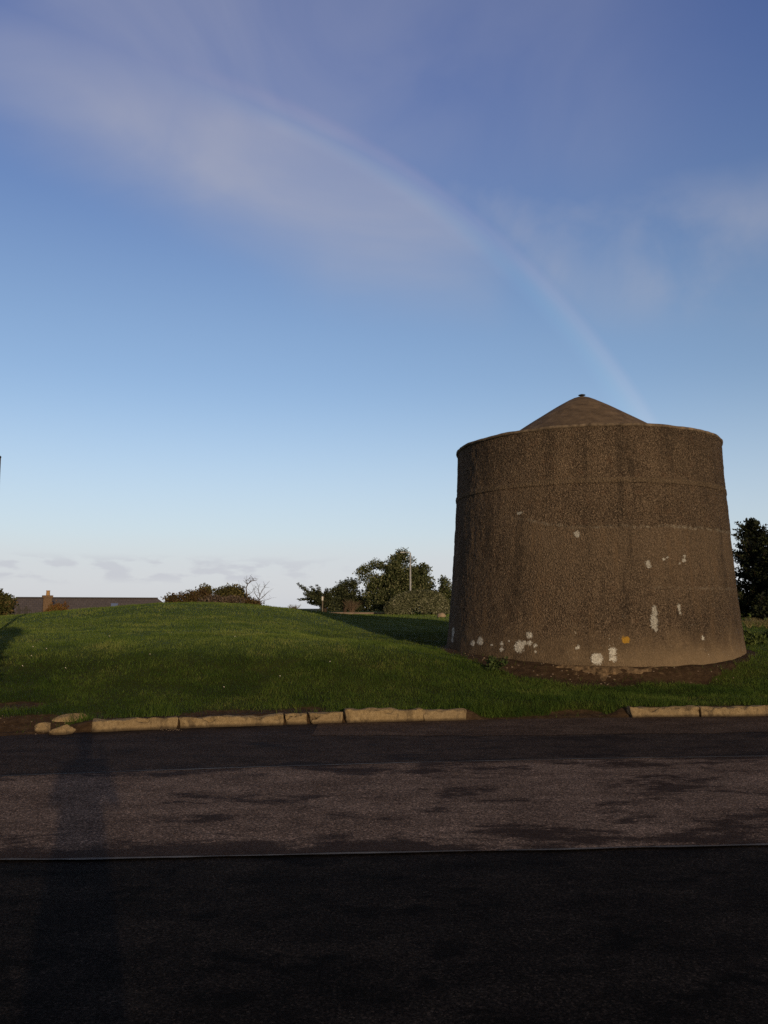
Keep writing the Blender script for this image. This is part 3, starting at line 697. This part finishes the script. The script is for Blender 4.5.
# lamp post
M_STEEL = simple('galvanised_steel', (.42, .43, .44), (.28, .29, .30), 6, .45, .4)
D2 = 53.0; b0 = base_at(410.5, D2); lt = at_dist(410.5, 552.5, D2).z - b0.z
lp = empty('lamp_post', b0, 'slender grey lamp post with short arm rising in front of the largest tree', 'lamp post')
bm = bmesh.new(); add_tube(bm, [(0, 0, -.2), (0, 0, 1.2), (0, 0, 1.22), (0, 0, lt)], [.085, .085, .058, .045], 12); bm_done('pole', bm, M_STEEL, lp, smooth=True)
bm = bmesh.new(); add_tube(bm, [(0, 0, lt-.06), (-.15, 0, lt+.0), (-.34, 0, lt+.02)], [.026, .026, .024], 8); bm_done('arm', bm, M_STEEL, lp, smooth=True)
bm = bmesh.new(); add_box(bm, (-.66, -.09, lt-.015), (-.32, .09, lt+.035), .015); la = bm_done('lantern', bm, M_STEEL, lp)
bm = bmesh.new(); add_box(bm, (-.62, -.07, lt-.03), (-.40, .07, lt-.012), .006); bm_done('lens', bm, simple('lens_plastic', (.6, .6, .58), (.5, .5, .5), 4, .3, .5), la)
# white topped post
b0 = base_at(322.5, D-8); hp = at_dist(322.5, 596.5, D-8).z - b0.z
po = empty('marker_post', b0, 'thin post with a small white plate on top in front of the flat branched cypress', 'post')
bm = bmesh.new(); add_tube(bm, [(0, 0, -.2), (0, 0, hp-.05)], [.04, .035], 8); bm_done('post', bm, simple('grey_wood', (.20, .17, .13), (.10, .085, .07), 14), po)
bm = bmesh.new(); add_box(bm, (-.05, -.06, hp-.24), (.05, -.038, hp), .006); bm_done('plate', bm, simple('white_paint', (.60, .58, .55), (.45, .43, .41), 5, .5, .4), po)
# low wall behind the lawn
a0, a1 = base_at(329, D-4.5), base_at(388, D-4.5); L = (a1-a0).length
bm = bmesh.new(); add_box(bm, (-L/2, -.1, -.2), (L/2, .1, .13), .015)
for v in bm.verts: v.co += noise.noise_vector(v.co*2)*.015
o = bm_done('low_wall', bm, simple('pinkish_stone', (.26, .20, .16), (.15, .11, .09), 5, .95, .1, .8, 30), None, (a0+a1)/2, math.atan2(a1.y-a0.y, a1.x-a0.x)); tag(o, 'low pinkish stone garden wall under the trees at back of the lawn', 'wall')
# stone beside the tower
bm = bmesh.new(); bmesh.ops.create_icosphere(bm, subdivisions=4, radius=1)
for v in bm.verts: v.co = Vector((v.co.x*.22, v.co.y*.2, v.co.z*.17)) + noise.noise_vector(v.co*1.6)*.05
o = bm_done('boulder', bm, simple('pale_boulder', (.40, .31, .22), (.24, .18, .12), 6, .95, .1, .6, 30), None, base_at(441.5, 44, .05), smooth=True); tag(o, 'small pale tan boulder on the lawn at the tower left edge before the hedge', 'stone')

# scrub on the crest behind the mound
def crest(px, D, py_base): return at_dist(px, py_base, D)
for i, (lab, D_, blobs, mat, nc, cr, nm) in enumerate([
    ('low russet bramble bush at the left end of the scrub on the mound crest', 42, [(184, 600, 15, 5), (174, 602, 8, 3), (197, 597, 9, 6)], M_RUST, 46, .28, 'bramble_bush'),
    ('olive topped shrub, left of the two tallest in the crest scrub', 43, [(205, 594, 9, 7), (199, 600, 9, 6)], M_OLIVE, 40, .27, 'shrub'),
    ('olive topped shrub, right of the two tallest in the crest scrub', 43, [(228, 593, 14, 6), (238, 597, 8, 7), (222, 600, 12, 5)], M_OLIVE, 56, .27, 'shrub'),
    ('mauve brown heap of twigs in front of the olive topped shrubs on the crest', 40, [(224, 601, 18, 4.5), (212, 603, 10, 3)], M_TWIG, 50, .22, 'twig_heap'),
    ('small russet bush between the leaning bare tree and the olive shrubs', 42, [(249, 602, 8, 2.5), (256, 604, 8, 2)], M_RUST, 26, .2, 'bramble_bush')]):
    q = crest(blobs[0][0], D_, 607); b0 = Vector((q.x, q.y, ground_z(q.x, q.y)))
    tree(nm, lab, b0, pix_blobs(0, D_, b0, blobs), nc, cr, 1500, .11, mat, max(.4, q.z-b0.z+.1), .05, grp, seed=20+i, cat='shrub', trunk_name='stem')
def bare_tree(label, px, D_, paths, rr, group, name='bare_tree'):
    q = crest(px, D_, 606); b0 = Vector((q.x, q.y, ground_z(q.x, q.y))); bm = bmesh.new()
    for (pts, r) in paths:
        P = [at_dist(x, y, D_) - b0 + Vector((0, random.uniform(-.1, .1), 0)) for x, y in pts]
        if pts[0][1] >= 604: P = [Vector((P[0].x, P[0].y, -.1))] + P
        rad = [r*(1-.7*i/(len(P)-1)) for i in range(len(P))]; add_tube(bm, P, rad, 5)
        for _ in range(len(P)*3):
            i = random.randrange(len(P)-1); s0 = P[i].lerp(P[i+1], random.random())
            if s0.z < q.z-b0.z+.15: continue
            e_ = s0 + Vector((random.uniform(-1, 1), random.uniform(-.6, .6), random.uniform(-.1, 1)))*.28
            add_tube(bm, [s0, e_], [r*.3, r*.15], 3)
    o = bm_done(name, bm, simple('bare_twig', (.12, .10, .085), (.06, .05, .043), 12), None, b0); return tag(o, label, 'tree', group)
random.seed(12)
bare_tree('thin leafless tree leaning on the mound crest with branches curving right', 248, 42,
          [([(247, 606), (247, 596), (246, 588), (248, 584), (252, 581), (257, 580)], .045), ([(246, 588), (242, 586), (239, 585)], .02), ([(248, 584), (246, 581), (250, 578), (258, 579)], .02), ([(247, 596), (252, 592), (256, 586)], .018)], 1, grp)
bare_tree('bushy leafless sapling on the mound crest right of the leaning bare tree', 259, 42,
          [([(259, 606), (259, 598), (262, 590), (266, 585)], .03), ([(259, 600), (255, 594), (254, 588)], .022), ([(259, 600), (264, 596), (269, 591)], .022), ([(260, 596), (258, 589), (260, 584)], .02), ([(258, 602), (252, 600), (250, 595)], .016), ([(260, 601), (266, 600), (272, 598)], .014)], 1, grp)
random.seed(5)

# big dark conifer at the right
D3 = 40.0; b0 = base_at(757, D3); root = empty('dark_conifer', b0, 'big near black conifer at the right edge behind the tower', 'tree', None)
cl = []; bm = bmesh.new(); zt = at_dist(757, 519, D3).z - b0.z
add_tube(bm, [(0, 0, -.3), (0, 0, zt*.5), (0, 0, zt*.97)], [.28, .17, .03], 9)
rs = random.Random(7)
for i in range(170):
    f = (i+.5)/170; z = .25 + (zt-.35)*f; ln = (2.55*(1-f)**.66 + .10)*rs.uniform(.40, 1.15); a_ = rs.uniform(0, 2*PI)
    e_ = Vector((math.cos(a_)*ln, math.sin(a_)*ln, z + ln*rs.uniform(.0, .50))); s0 = Vector((0, 0, max(.1, z-.12)))
    add_tube(bm, [s0, s0.lerp(e_, .5)+Vector((0, 0, -.04)), e_], [.035, .022, .008], 4)
    for k in range(5):
        g = .35 + .65*k/4; p = s0.lerp(e_, g); cl.append((p.x, p.y, p.z, (.34-.12*f)*(1.1-.75*g)*rs.uniform(.7, 1.2), .7))
leaves('crown', clump_cloud(cl, 900), .13, M_DARKC, root, .5); bm_done('trunk', bm, M_BARK, root, smooth=True)
b0 = base_at(800, D3-1)
tree('evergreen_tree', 'dark evergreen just past the right edge behind the tower', b0, [(0, 0, 1.9, 1.9, 1.5, 1.9), (-.6, 0, .7, 1.5, 1.2, .8)], 90, .4, 800, .16, M_DARKC, 2.2, .15, None, seed=31)
# rough plants at the conifer's foot
plantg = 'rough plants at the foot of the dark conifer'
for i, (px, D_, n, h, lab) in enumerate([(748, 33, 46, .42, 'tuft of tall dry grass nearest the tower under the dark conifer'), (757, 34, 40, .36, 'middle tuft of dry stems under the dark conifer'), (766, 33, 44, .40, 'tuft of dry stems at right edge under the dark conifer')]):
    twigs('dry_grass_tuft', lab, base_at(px, D_), n, h, .5, simple('straw', (.28, .23, .12), (.10, .10, .035), 9), .008, plantg, 'plant', random.Random(30+i))
for i, (px, D_, lab) in enumerate([(742, 24.2, 'leafy green weed clump by the right foot of the tower'), (756, 27, 'low green weeds on the lawn right of the tower, farther than the leafy clump')]):
    q = base_at(px, D_); C = clump_cloud([(random.uniform(-.5, .5), random.uniform(-.3, .3), .05, random.uniform(.12, .22), .8) for _ in range(9)], 5000)
    o = leaves('weed', C, .09, leaf_mat('weed_leaf', (.035, .055, .012), (.065, .090, .020), (.10, .13, .035)), None, .8, q); tag(o, lab, 'plant', 'weeds around the tower foot')
q = march(497, 669) - Vector((0, 0, .07))
C = clump_cloud([(random.uniform(-.14, .14), random.uniform(-.1, .1), random.uniform(.03, .22), random.uniform(.05, .09), .9) for _ in range(9)], 9000)
o = leaves('weed', C, .06, leaf_mat('dark_weed_leaf', (.02, .035, .010), (.04, .065, .016), (.07, .10, .03)), None, .6, q); tag(o, 'dark green weed growing from bare soil against the tower foot at left', 'plant', 'weeds around the tower foot')

# ------------------------------------------------------------------ house below the mound
DH = 74.0
def hp(px, py, d=DH): return at_dist(px, py, d)
c0 = hp(88, 612); hz = ground_z(c0.x, c0.y); ang_h = math.atan2(-c0.x, c0.y) + .10
house = empty('bungalow', (c0.x, c0.y, hz), 'long low house with grey tiled hipped roof and brick chimney beyond the mound', 'house', rz=ang_h)
mp = DH/FPX/1.0; zr = hp(88, 598.3).z - hz; ze = hp(88, 616).z - hz
def hx(px): return (px-88)*mp*1.06
m, t, b = material('grey_roof_tiles', .85, .25); co = t.node('ShaderNodeTexCoord').outputs['Object']
bk = t.node('ShaderNodeTexBrick'); t.l.new(t.vmath('MULTIPLY', co, (1, 0, 0)), bk.inputs['Vector'])
cmb = t.node('ShaderNodeCombineXYZ'); sxx = t.node('ShaderNodeSeparateXYZ'); t.l.new(co, sxx.inputs[0]); t.l.new(sxx.outputs[0], cmb.inputs[0]); t.l.new(sxx.outputs[2], cmb.inputs[1]); t.l.new(cmb.outputs[0], bk.inputs['Vector'])
for k, v in (('Scale', 1.0), ('Mortar Size', .012), ('Brick Width', .30), ('Row Height', .16)): bk.inputs[k].default_value = v
bk.inputs['Color1'].default_value = (.125, .105, .098, 1); bk.inputs['Color2'].default_value = (.165, .138, .125, 1); bk.inputs['Mortar'].default_value = (.05, .042, .04, 1)
t.l.new(t.mix(t.math('MULTIPLY', t.noise(co, .6, 5, .7), .5), bk.outputs[0], (.085, .07, .062)), b.inputs['Base Color']); M_TILE = m
M_WALLH = simple('pebbledash', (.34, .29, .24), (.24, .20, .16), 3, .95, .1, .5, 30)
M_BRICK = simple('chimney_brick', (.20, .135, .085), (.10, .068, .045), 12, .95, .1, .5, 40)
dep = 4.2
def hip(bm, x0, x1, y0, y1, ze, zr, hipx0, hipx1):
    v = [bm.verts.new(p) for p in ((x0, y0, ze), (x1, y0, ze), (x1, y1, ze), (x0, y1, ze), (x0+hipx0, (y0+y1)/2, zr), (x1-hipx1, (y0+y1)/2, zr))]
    for f in ((0, 1, 5, 4), (2, 3, 4, 5), (1, 2, 5), (3, 0, 4), (3, 2, 1, 0)): bm.faces.new([v[i] for i in f])
bm = bmesh.new(); hip(bm, hx(20), hx(162), -dep, dep, ze, zr, hx(29)-hx(20), hx(162)-hx(148)); rf = bm_done('roof', bm, M_TILE, house)
bm = bmesh.new(); add_tube(bm, [(hx(29), 0, zr), (hx(148), 0, zr)], [.09, .09], 8); bm_done('ridge_tile', bm, simple('ridge', (.05, .043, .042)), rf)
bm = bmesh.new(); add_box(bm, (hx(22), -dep+.4, -.4), (hx(160), dep-.4, ze-.003)); bm_done('wall', bm, M_WALLH, house)
bm = bmesh.new(); hip(bm, hx(4), hx(27), -3.0, 2.0, ze-.2, hp(20, 601.5).z-hz, .4, .5); bm_done('roof', bm, M_TILE, house)
bm = bmesh.new(); add_box(bm, (hx(5), -2.7, -.4), (hx(26), 1.7, ze-.203)); bm_done('wall', bm, M_WALLH, house)
zc = hp(45, 596).z - hz
bm = bmesh.new(); add_box(bm, (hx(48.6), -dep-.05, -.3), (hx(55.2), -dep+.65, zc-.203), .02); add_box(bm, (hx(47.8), -dep-.12, zc-.20), (hx(56.0), -dep+.72, zc), .02); ch = bm_done('chimney', bm, M_BRICK, rf)
bm = bmesh.new(); add_lathe(bm, [(.15, 0), (.13, .3), (.15, .33), (.15, .38), (.11, .38)], 14, (hx(52.2), -dep+.3, zc)); bm_done('chimney_pot', bm, simple('terracotta', (.42, .26, .11), (.30, .18, .08), 6), ch)
sk0, sk1 = hp(106, 607.5), hp(113, 604)
fy = lambda z: -dep + (z-ze)/(zr-ze)*dep
zk = hp(109, 606.5).z - hz; y0 = fy(zk-.22); y1 = fy(zk+.22); bm = bmesh.new()
vv = [bm.verts.new(p) for p in ((hx(103.5), y0-.05, zk-.22+.05), (hx(108.5), y0-.05, zk-.22+.05), (hx(111.5), y1-.05, zk+.22+.05), (hx(105.5), y1-.05, zk+.22+.05))]; f = bm.faces.new(vv)
e = bmesh.ops.extrude_face_region(bm, geom=[f]); [setattr(v, 'co', v.co + Vector((0, .05, -.09))) for v in e['geom'] if isinstance(v, bmesh.types.BMVert)]
bm_done('skylight', bm, simple('skylight_glass', (.16, .18, .20), (.12, .14, .16), 2, .12, .8), rf)
# garden things before the house
q = hp(57, 612, 66); b0 = Vector((q.x, q.y, ground_z(q.x, q.y)))
tree('shrub', 'rusty orange brown shrub in front of the house roof, right of the chimney', b0, pix_blobs(0, 66, b0, [(59, 609, 6, 4), (52, 612, 5, 3)]), 24, .32, 1000, .14, leaf_mat('rusty_leaf', (.10, .045, .014), (.19, .10, .03), (.10, .09, .025)), max(.5, q.z-b0.z), .06, None, seed=41, cat='shrub', trunk_name='stem')
q = hp(5, 612, 40); b0 = Vector((q.x, q.y, ground_z(q.x, q.y)))
tree('garden_bush', 'tall green bush with russet patches at the left edge before the house', b0, pix_blobs(0, 40, b0, [(0, 599, 8, 8), (-8, 602, 12, 13), (6, 606, 6, 8), (-2, 612, 12, 6)]), 80, .24, 1500, .13, leaf_mat('garden_bush_leaf', (.028, .032, .010), (.060, .065, .018), (.14, .095, .04)), max(.5, q.z-b0.z), .07, None, seed=43, cat='shrub', trunk_name='stem')
q = hp(24, 613, 52); gz = ground_z(q.x, q.y); ft = hp(24, 608, 52).z - gz
fn = empty('garden_fence', (q.x, q.y, gz), 'dark railing fence with two taller posts below the house, right of the green bush', 'fence', rz=math.atan2(-q.x, q.y))
M_IRON = simple('black_iron', (.02, .018, .017), (.012, .011, .010), 9, .6, .3); s_ = 52/FPX
bm = bmesh.new()
for k in range(9): x = (-6+k*1.5)*s_; add_box(bm, (x-.018, -.018, 0), (x+.018, .018, ft-.03))
add_box(bm, (-6.3*s_, -.03, ft-.16), (6.3*s_, -.0185, ft-.10)); add_box(bm, (-6.3*s_, -.03, ft-.55), (6.3*s_, -.0185, ft-.49))
bm_done('railing', bm, M_IRON, fn)
for x in (1.5, -4.4):
    bm = bmesh.new(); add_box(bm, (x*s_-.06, -.16, -.2), (x*s_+.06, -.035, ft+.10), .01); bm_done('post', bm, M_IRON, fn)

# ------------------------------------------------------------------ pole at the left edge and the tree beyond it that throws the shadow on the mound
D4 = 20.5; q = at_dist(-.6, 457, D4); gz = ground_z(q.x, q.y)
pl = empty('signal_pole', (q.x, q.y, gz), 'tall plain brown pole cut by the left edge of the photo', 'pole')
bm = bmesh.new(); add_tube(bm, [(0, 0, -.2), (0, 0, q.z-gz)], [.06, .034], 12); bm_done('shaft', bm, simple('brown_wood_pole', (.10, .07, .055), (.06, .042, .035), 8), pl, smooth=True)
bm = bmesh.new(); add_lathe(bm, [(.04, -.02), (.042, .01), (.02, .03)], 12, (0, 0, q.z-gz)); bm_done('cap', bm, M_IRON, pl)
q = march(9, 652); sx_, sy_ = q.x + .331*5.5 - .38, q.y - .944*5.5
tree('slender_conifer', 'slender dark verge tree just outside the left edge, its shadow falls on the mound', Vector((sx_, sy_, ground_z(sx_, sy_))),
     [(-.1, 0, 1.1, .40, .40, .8), (-.1, 0, 2.1, .36, .36, .9), (-.05, 0, .5, .40, .4, .4)], 110, .19, 2600, .09, M_CYP, 2.6, .06, None, seed=51)

# ------------------------------------------------------------------ grass
def make_grass():
    segs = [(.18, 3.0, 2700, .057, .0058), (3.0, 7.0, 1600, .052, .0075), (7.0, 14.0, 760, .048, .010), (14.0, 26.0, 260, .05, .017), (26.0, 46.0, 46, .065, .036)]
    VV = []
    for (d0, d1, dens, h, w) in segs:
        xa = -.60*(11+d1); xb = .60*(11+d1) + .8; n = int((xb-xa)*(d1-d0)*dens)
        x = RNG.uniform(xa, xb, n); dd = RNG.uniform(d0, d1, n)
        if d0 < 1: dd = np.where(RNG.uniform(size=n) < .13, RNG.uniform(-.06, .5, n), dd)
        y = kerb_y(x) + dd
        k = (np.abs(x)/y < .56) & (np.hypot(x-TC.x, y-TC.y) > R0+.02)
        nkx = no_kerb(x); k &= (dd > .17) | ((nkx > .6) & (dd > -.06) & (x > 0))
        x, y, dd = x[k], y[k], dd[k]
        # cheap value noise for clumps
        c1 = lookup(x, y, NZ); c2 = lookup(x, y, N2); so = lookup(x, y, SOIL)
        tuft = np.sin(x*9.1 + 3*np.sin(y*5.3)) * np.sin(y*8.3 + 2.5*np.sin(x*6.7))
        keep = RNG.uniform(size=len(x)) < np.clip(1 - so*1.25 + .18*tuft, 0.015, 1)
        x, y, dd, c1, c2, tuft, so = x[keep], y[keep], dd[keep], c1[keep], c2[keep], tuft[keep], so[keep]
        n = len(x); z = lookup(x, y, ZZ) - .006
        hh = h*(.55 + .75*RNG.uniform(size=n)**1.5)*(1 + .30*tuft + .5*c1)*(1 + .5*(so > .1))
        rough = ((dd < .55) | ((x > GAP[0]) & (x < GAP[1]) & (dd < 1.3))) & (so < .6); hh = hh*np.where(rough, 1.5, 1.0)
        a_ = RNG.uniform(0, 2*PI, n); b_ = RNG.uniform(0, 2*PI, n); ln = hh*RNG.uniform(.1, .9, n)
        ww = w*RNG.uniform(.6, 1.3, n)
        P = np.stack([x, y, z], -1); sd = np.stack([np.cos(a_), np.sin(a_), np.zeros(n)], -1)*ww[:, None]/2
        T = P + np.stack([np.cos(b_)*ln, np.sin(b_)*ln, hh], -1)
        VV.append(np.stack([P-sd, P+sd, T], 1).reshape(-1, 3))
    V = np.concatenate(VV); print('grass blades', len(V)//3)
    m, t, b = material('grass_blade', .7, .15)
    g = t.node('ShaderNodeNewGeometry').outputs['Random Per Island']; co = t.node('ShaderNodeTexCoord').outputs['Object']
    f = t.math('ADD', t.math('MULTIPLY', g, .40), t.math('MULTIPLY', t.step(t.noise(co, .8, 7, .72), .25, .75), .60))
    c = t.ramp(f, [(.22, (.014, .034, .004)), (.48, (.039, .074, .009)), (.70, (.078, .118, .019)), (.92, (.15, .15, .045))])
    sz = t.node('ShaderNodeSeparateXYZ'); t.l.new(co, sz.inputs[0])
    dry = t.ramp(f, [(.25, (.050, .088, .016)), (.48, (.092, .138, .027)), (.70, (.145, .188, .043)), (.92, (.23, .22, .08))])  # brighter look of far lit grass put into the colour by height, not dryness
    c = t.mix(t.step(t.math('ADD', sz.outputs[2], t.math('MULTIPLY', t.math('SUBTRACT', t.noise(co, .8, 4, .6), .5), .35)), .60, 1.02), c, dry)
    t.l.new(c, b.inputs['Base Color'])
    o = link('grass', np_mesh('grass', V, np.arange(len(V)).reshape(-1, 3)), m)
    tag(o, 'short green lawn grass over the mound and around the tower', 'grass', kind='stuff')
def lookup(x, y, F):
    d = y - kerb_y(x)
    i = np.clip(np.searchsorted(ds, d)-1, 0, len(ds)-2); j = np.clip(np.searchsorted(xs, x)-1, 0, len(xs)-2)
    fd = np.clip((d-ds[i])/(ds[i+1]-ds[i]), 0, 1); fx = np.clip((x-xs[j])/(xs[j+1]-xs[j]), 0, 1)
    return (F[i, j]*(1-fd)*(1-fx) + F[i, j+1]*(1-fd)*fx + F[i+1, j]*fd*(1-fx) + F[i+1, j+1]*fd*fx)
make_grass()

# daisies on the lawn and little litter in the soil
M_DAISY = simple('daisy_petal', (.75, .70, .62), (.62, .56, .48), 20)
def daisy_mesh():
    bm = bmesh.new(); add_tube(bm, [(0, 0, -.06), (0, 0, 0)], [.002, .002], 4)
    c = bm.verts.new((0, 0, .006)); ring = [bm.verts.new((math.cos(2*PI*k/16)*(.018 if k % 2 else .011), math.sin(2*PI*k/16)*(.018 if k % 2 else .011), .003+.003*(k % 2))) for k in range(16)]
    for k in range(16): bm.faces.new((c, ring[k], ring[(k+1) % 16]))
    me = bpy.data.meshes.new('daisy'); bm.to_mesh(me); bm.free(); me.materials.append(M_DAISY); return me
dm = daisy_mesh()
for (px, py) in [(33, 647.5), (46.5, 649.5), (31.5, 656.5), (22.5, 666.5), (65.5, 668.5), (109.5, 636.5), (235, 637), (280, 676.5), (224, 688), (150, 655), (330, 662)]:
    o = bpy.data.objects.new('daisy', dm); COL.objects.link(o); o.location = march(px, py); o.scale = (.55,)*3; o.rotation_euler = (.9, 0, random.uniform(-.5, .5))
    tag(o, 'tiny pale daisy dotted in the grass of the mound', 'flower', 'daisies scattered over the mound')
M_PEB = simple('pale_pebble', (.25, .19, .14), (.12, .09, .065), 20)
bm = bmesh.new(); bmesh.ops.create_icosphere(bm, subdivisions=2, radius=.5)
for v in bm.verts: v.co = Vector((v.co.x, v.co.y*.8, v.co.z*.55)) + noise.noise_vector(v.co*3)*.12
pm = bpy.data.meshes.new('pebble'); bm.to_mesh(pm); bm.free(); pm.materials.append(M_PEB)
pp = []
for k in range(26): pp.append((*[float(v) for v in (lambda q: (q.x, q.y))(on_plane(random.uniform(160, 182), random.uniform(729, 731)))], .004, random.uniform(.008, .02)))
for k in range(60):
    ph = random.uniform(-1.1, .5); r = R0 + random.uniform(.15, .9)*(1-.5*abs(ph)); x, y = TC.x + r*math.sin(ph), TC.y - r*math.cos(ph)
    pp.append((x, y, float(lookup(np.array([x]), np.array([y]), ZZ)[0])+.004, random.uniform(.015, .05)))
for k in range(30):
    x = random.uniform(-5.4, -3.9); y = float(kerb_y(x)) + random.uniform(.05, .9)
    pp.append((x, y, float(lookup(np.array([x]), np.array([y]), ZZ)[0])+.004, random.uniform(.01, .03)))
for (x, y, z, s_) in pp:
    o = bpy.data.objects.new('pebble', pm); COL.objects.link(o); o.location = (x, y, z); o.scale = (s_,)*3; o.rotation_euler = (0, 0, random.uniform(0, 6))
    tag(o, 'small tan pebble or chip lying on bare soil or at the kerb foot', 'pebble', 'loose pebbles on the soil and by the kerb')

# ------------------------------------------------------------------ the photographer, standing behind the camera; only the shadow is in the picture
def skin(name, joints, edges, mat, parent=None, loc=(0,0,0), rz=0, lvl=2, root=0):
    me = bpy.data.meshes.new(name); me.from_pydata([j[:3] for j in joints], edges, []); me.update()
    o = bpy.data.objects.new(name, me); COL.objects.link(o)
    m_ = o.modifiers.new('skin', 'SKIN'); m_.use_smooth_shade = True; sv = me.skin_vertices[0].data if me.skin_vertices else None
    if sv is None: 
        bm = bmesh.new(); bm.from_mesh(me); bm.verts.layers.skin.verify(); bm.to_mesh(me); bm.free(); sv = me.skin_vertices[0].data
    for v, j in zip(sv, joints): v.radius = (j[3], j[4] if len(j) > 4 else j[3]); v.use_root = False
    sv[root].use_root = True
    s_ = o.modifiers.new('subdivision', 'SUBSURF'); s_.levels = lvl; s_.render_levels = lvl
    me.materials.append(mat); o.location = loc; o.rotation_euler = (0, 0, rz)
    if parent: o.parent = parent
    return o
PYO = -.42
J = [(0, 0, .95, .19, .14), (0, 0, 1.12, .18, .12), (0, 0, 1.30, .19, .12), (0, .0, 1.43, .13, .09), (0, .01, 1.51, .058), (0, .02, 1.58, .066), (0, .03, 1.645, .088, .098), (0, .03, 1.72, .075, .085),
     (-.18, 0, 1.40, .075), (-.25, .05, 1.18, .055), (-.13, .27, 1.36, .042), (-.065, .345, 1.51, .030),
     (.18, 0, 1.40, .075), (.25, .05, 1.18, .055), (.13, .27, 1.36, .042), (.065, .345, 1.51, .030),
     (-.095, 0, .80, .125), (-.11, .01, .48, .095), (-.15, -.02, .10, .048), (-.165, .14, .04, .040),
     (.095, 0, .80, .125), (.11, .01, .48, .095), (.15, -.02, .10, .048), (.165, .14, .04, .040)]
E = [(0,1),(1,2),(2,3),(3,4),(4,5),(5,6),(6,7),(3,8),(8,9),(9,10),(10,11),(3,12),(12,13),(13,14),(14,15),(0,16),(16,17),(17,18),(18,19),(0,20),(20,21),(21,22),(22,23)]
person = empty('person', (.14, PYO, .008), 'person in dark coat standing on the road behind the viewpoint, casting the long shadow', 'person')
skin('body', J, E, simple('dark_clothes', (.03, .03, .035), (.02, .02, .024), 6), person)
M_SKIN = simple('skin', (.45, .28, .20), (.38, .22, .16), 10, .6, .3)
for sgn in (-1, 1):
    w = Vector((sgn*.062, .350, 1.515)); j = [(w.x, w.y, w.z, .024), (w.x-sgn*.004, w.y+.012, w.z+.05, .030, .016)]; e = [(0, 1)]
    for k in range(4):
        z0 = w.z + .035 + .019*k; i = len(j)
        j += [(w.x - sgn*.004, w.y+.028, z0+.012, .0095), (w.x - sgn*.010, w.y+.047, z0+.016, .0085), (w.x - sgn*(.026+.003*(k % 2)), w.y+.052, z0+.018, .0075)]
        e += [(1, i), (i, i+1), (i+1, i+2)]
    i = len(j); j += [(w.x - sgn*.012, w.y+.010, w.z+.075, .011), (w.x - sgn*.026, w.y+.020, w.z+.098, .009)]; e += [(1, i), (i, i+1)]
    skin('hand', j, e, M_SKIN, person, lvl=1)
bm = bmesh.new(); bmesh.ops.create_icosphere(bm, subdivisions=3, radius=1)
for v in bm.verts: v.co = Vector((v.co.x*.098, v.co.y*.108 + .018, max(v.co.z, -.55 if v.co.y < 0 else .15)*.10 + 1.70)) + noise.noise_vector(v.co*3)*.006
bm_done('hair', bm, simple('dark_hair', (.03, .02, .014), None, 30), person, smooth=True)
ph = empty('phone', (0, -.022, EYE-.05), 'slim black phone held upright at arm length by the person behind the viewpoint', 'phone')
bm = bmesh.new(); add_box(bm, (-.037, -.004, -.075), (.037, .004, .075), .003); bm_done('body', bm, M_IRON, ph)
bm = bmesh.new(); add_box(bm, (-.034, -.0046, -.070), (.034, -.0042, .070)); bm_done('screen', bm, simple('black_glass', (.01, .01, .012), None, 3, .1, .5), ph)
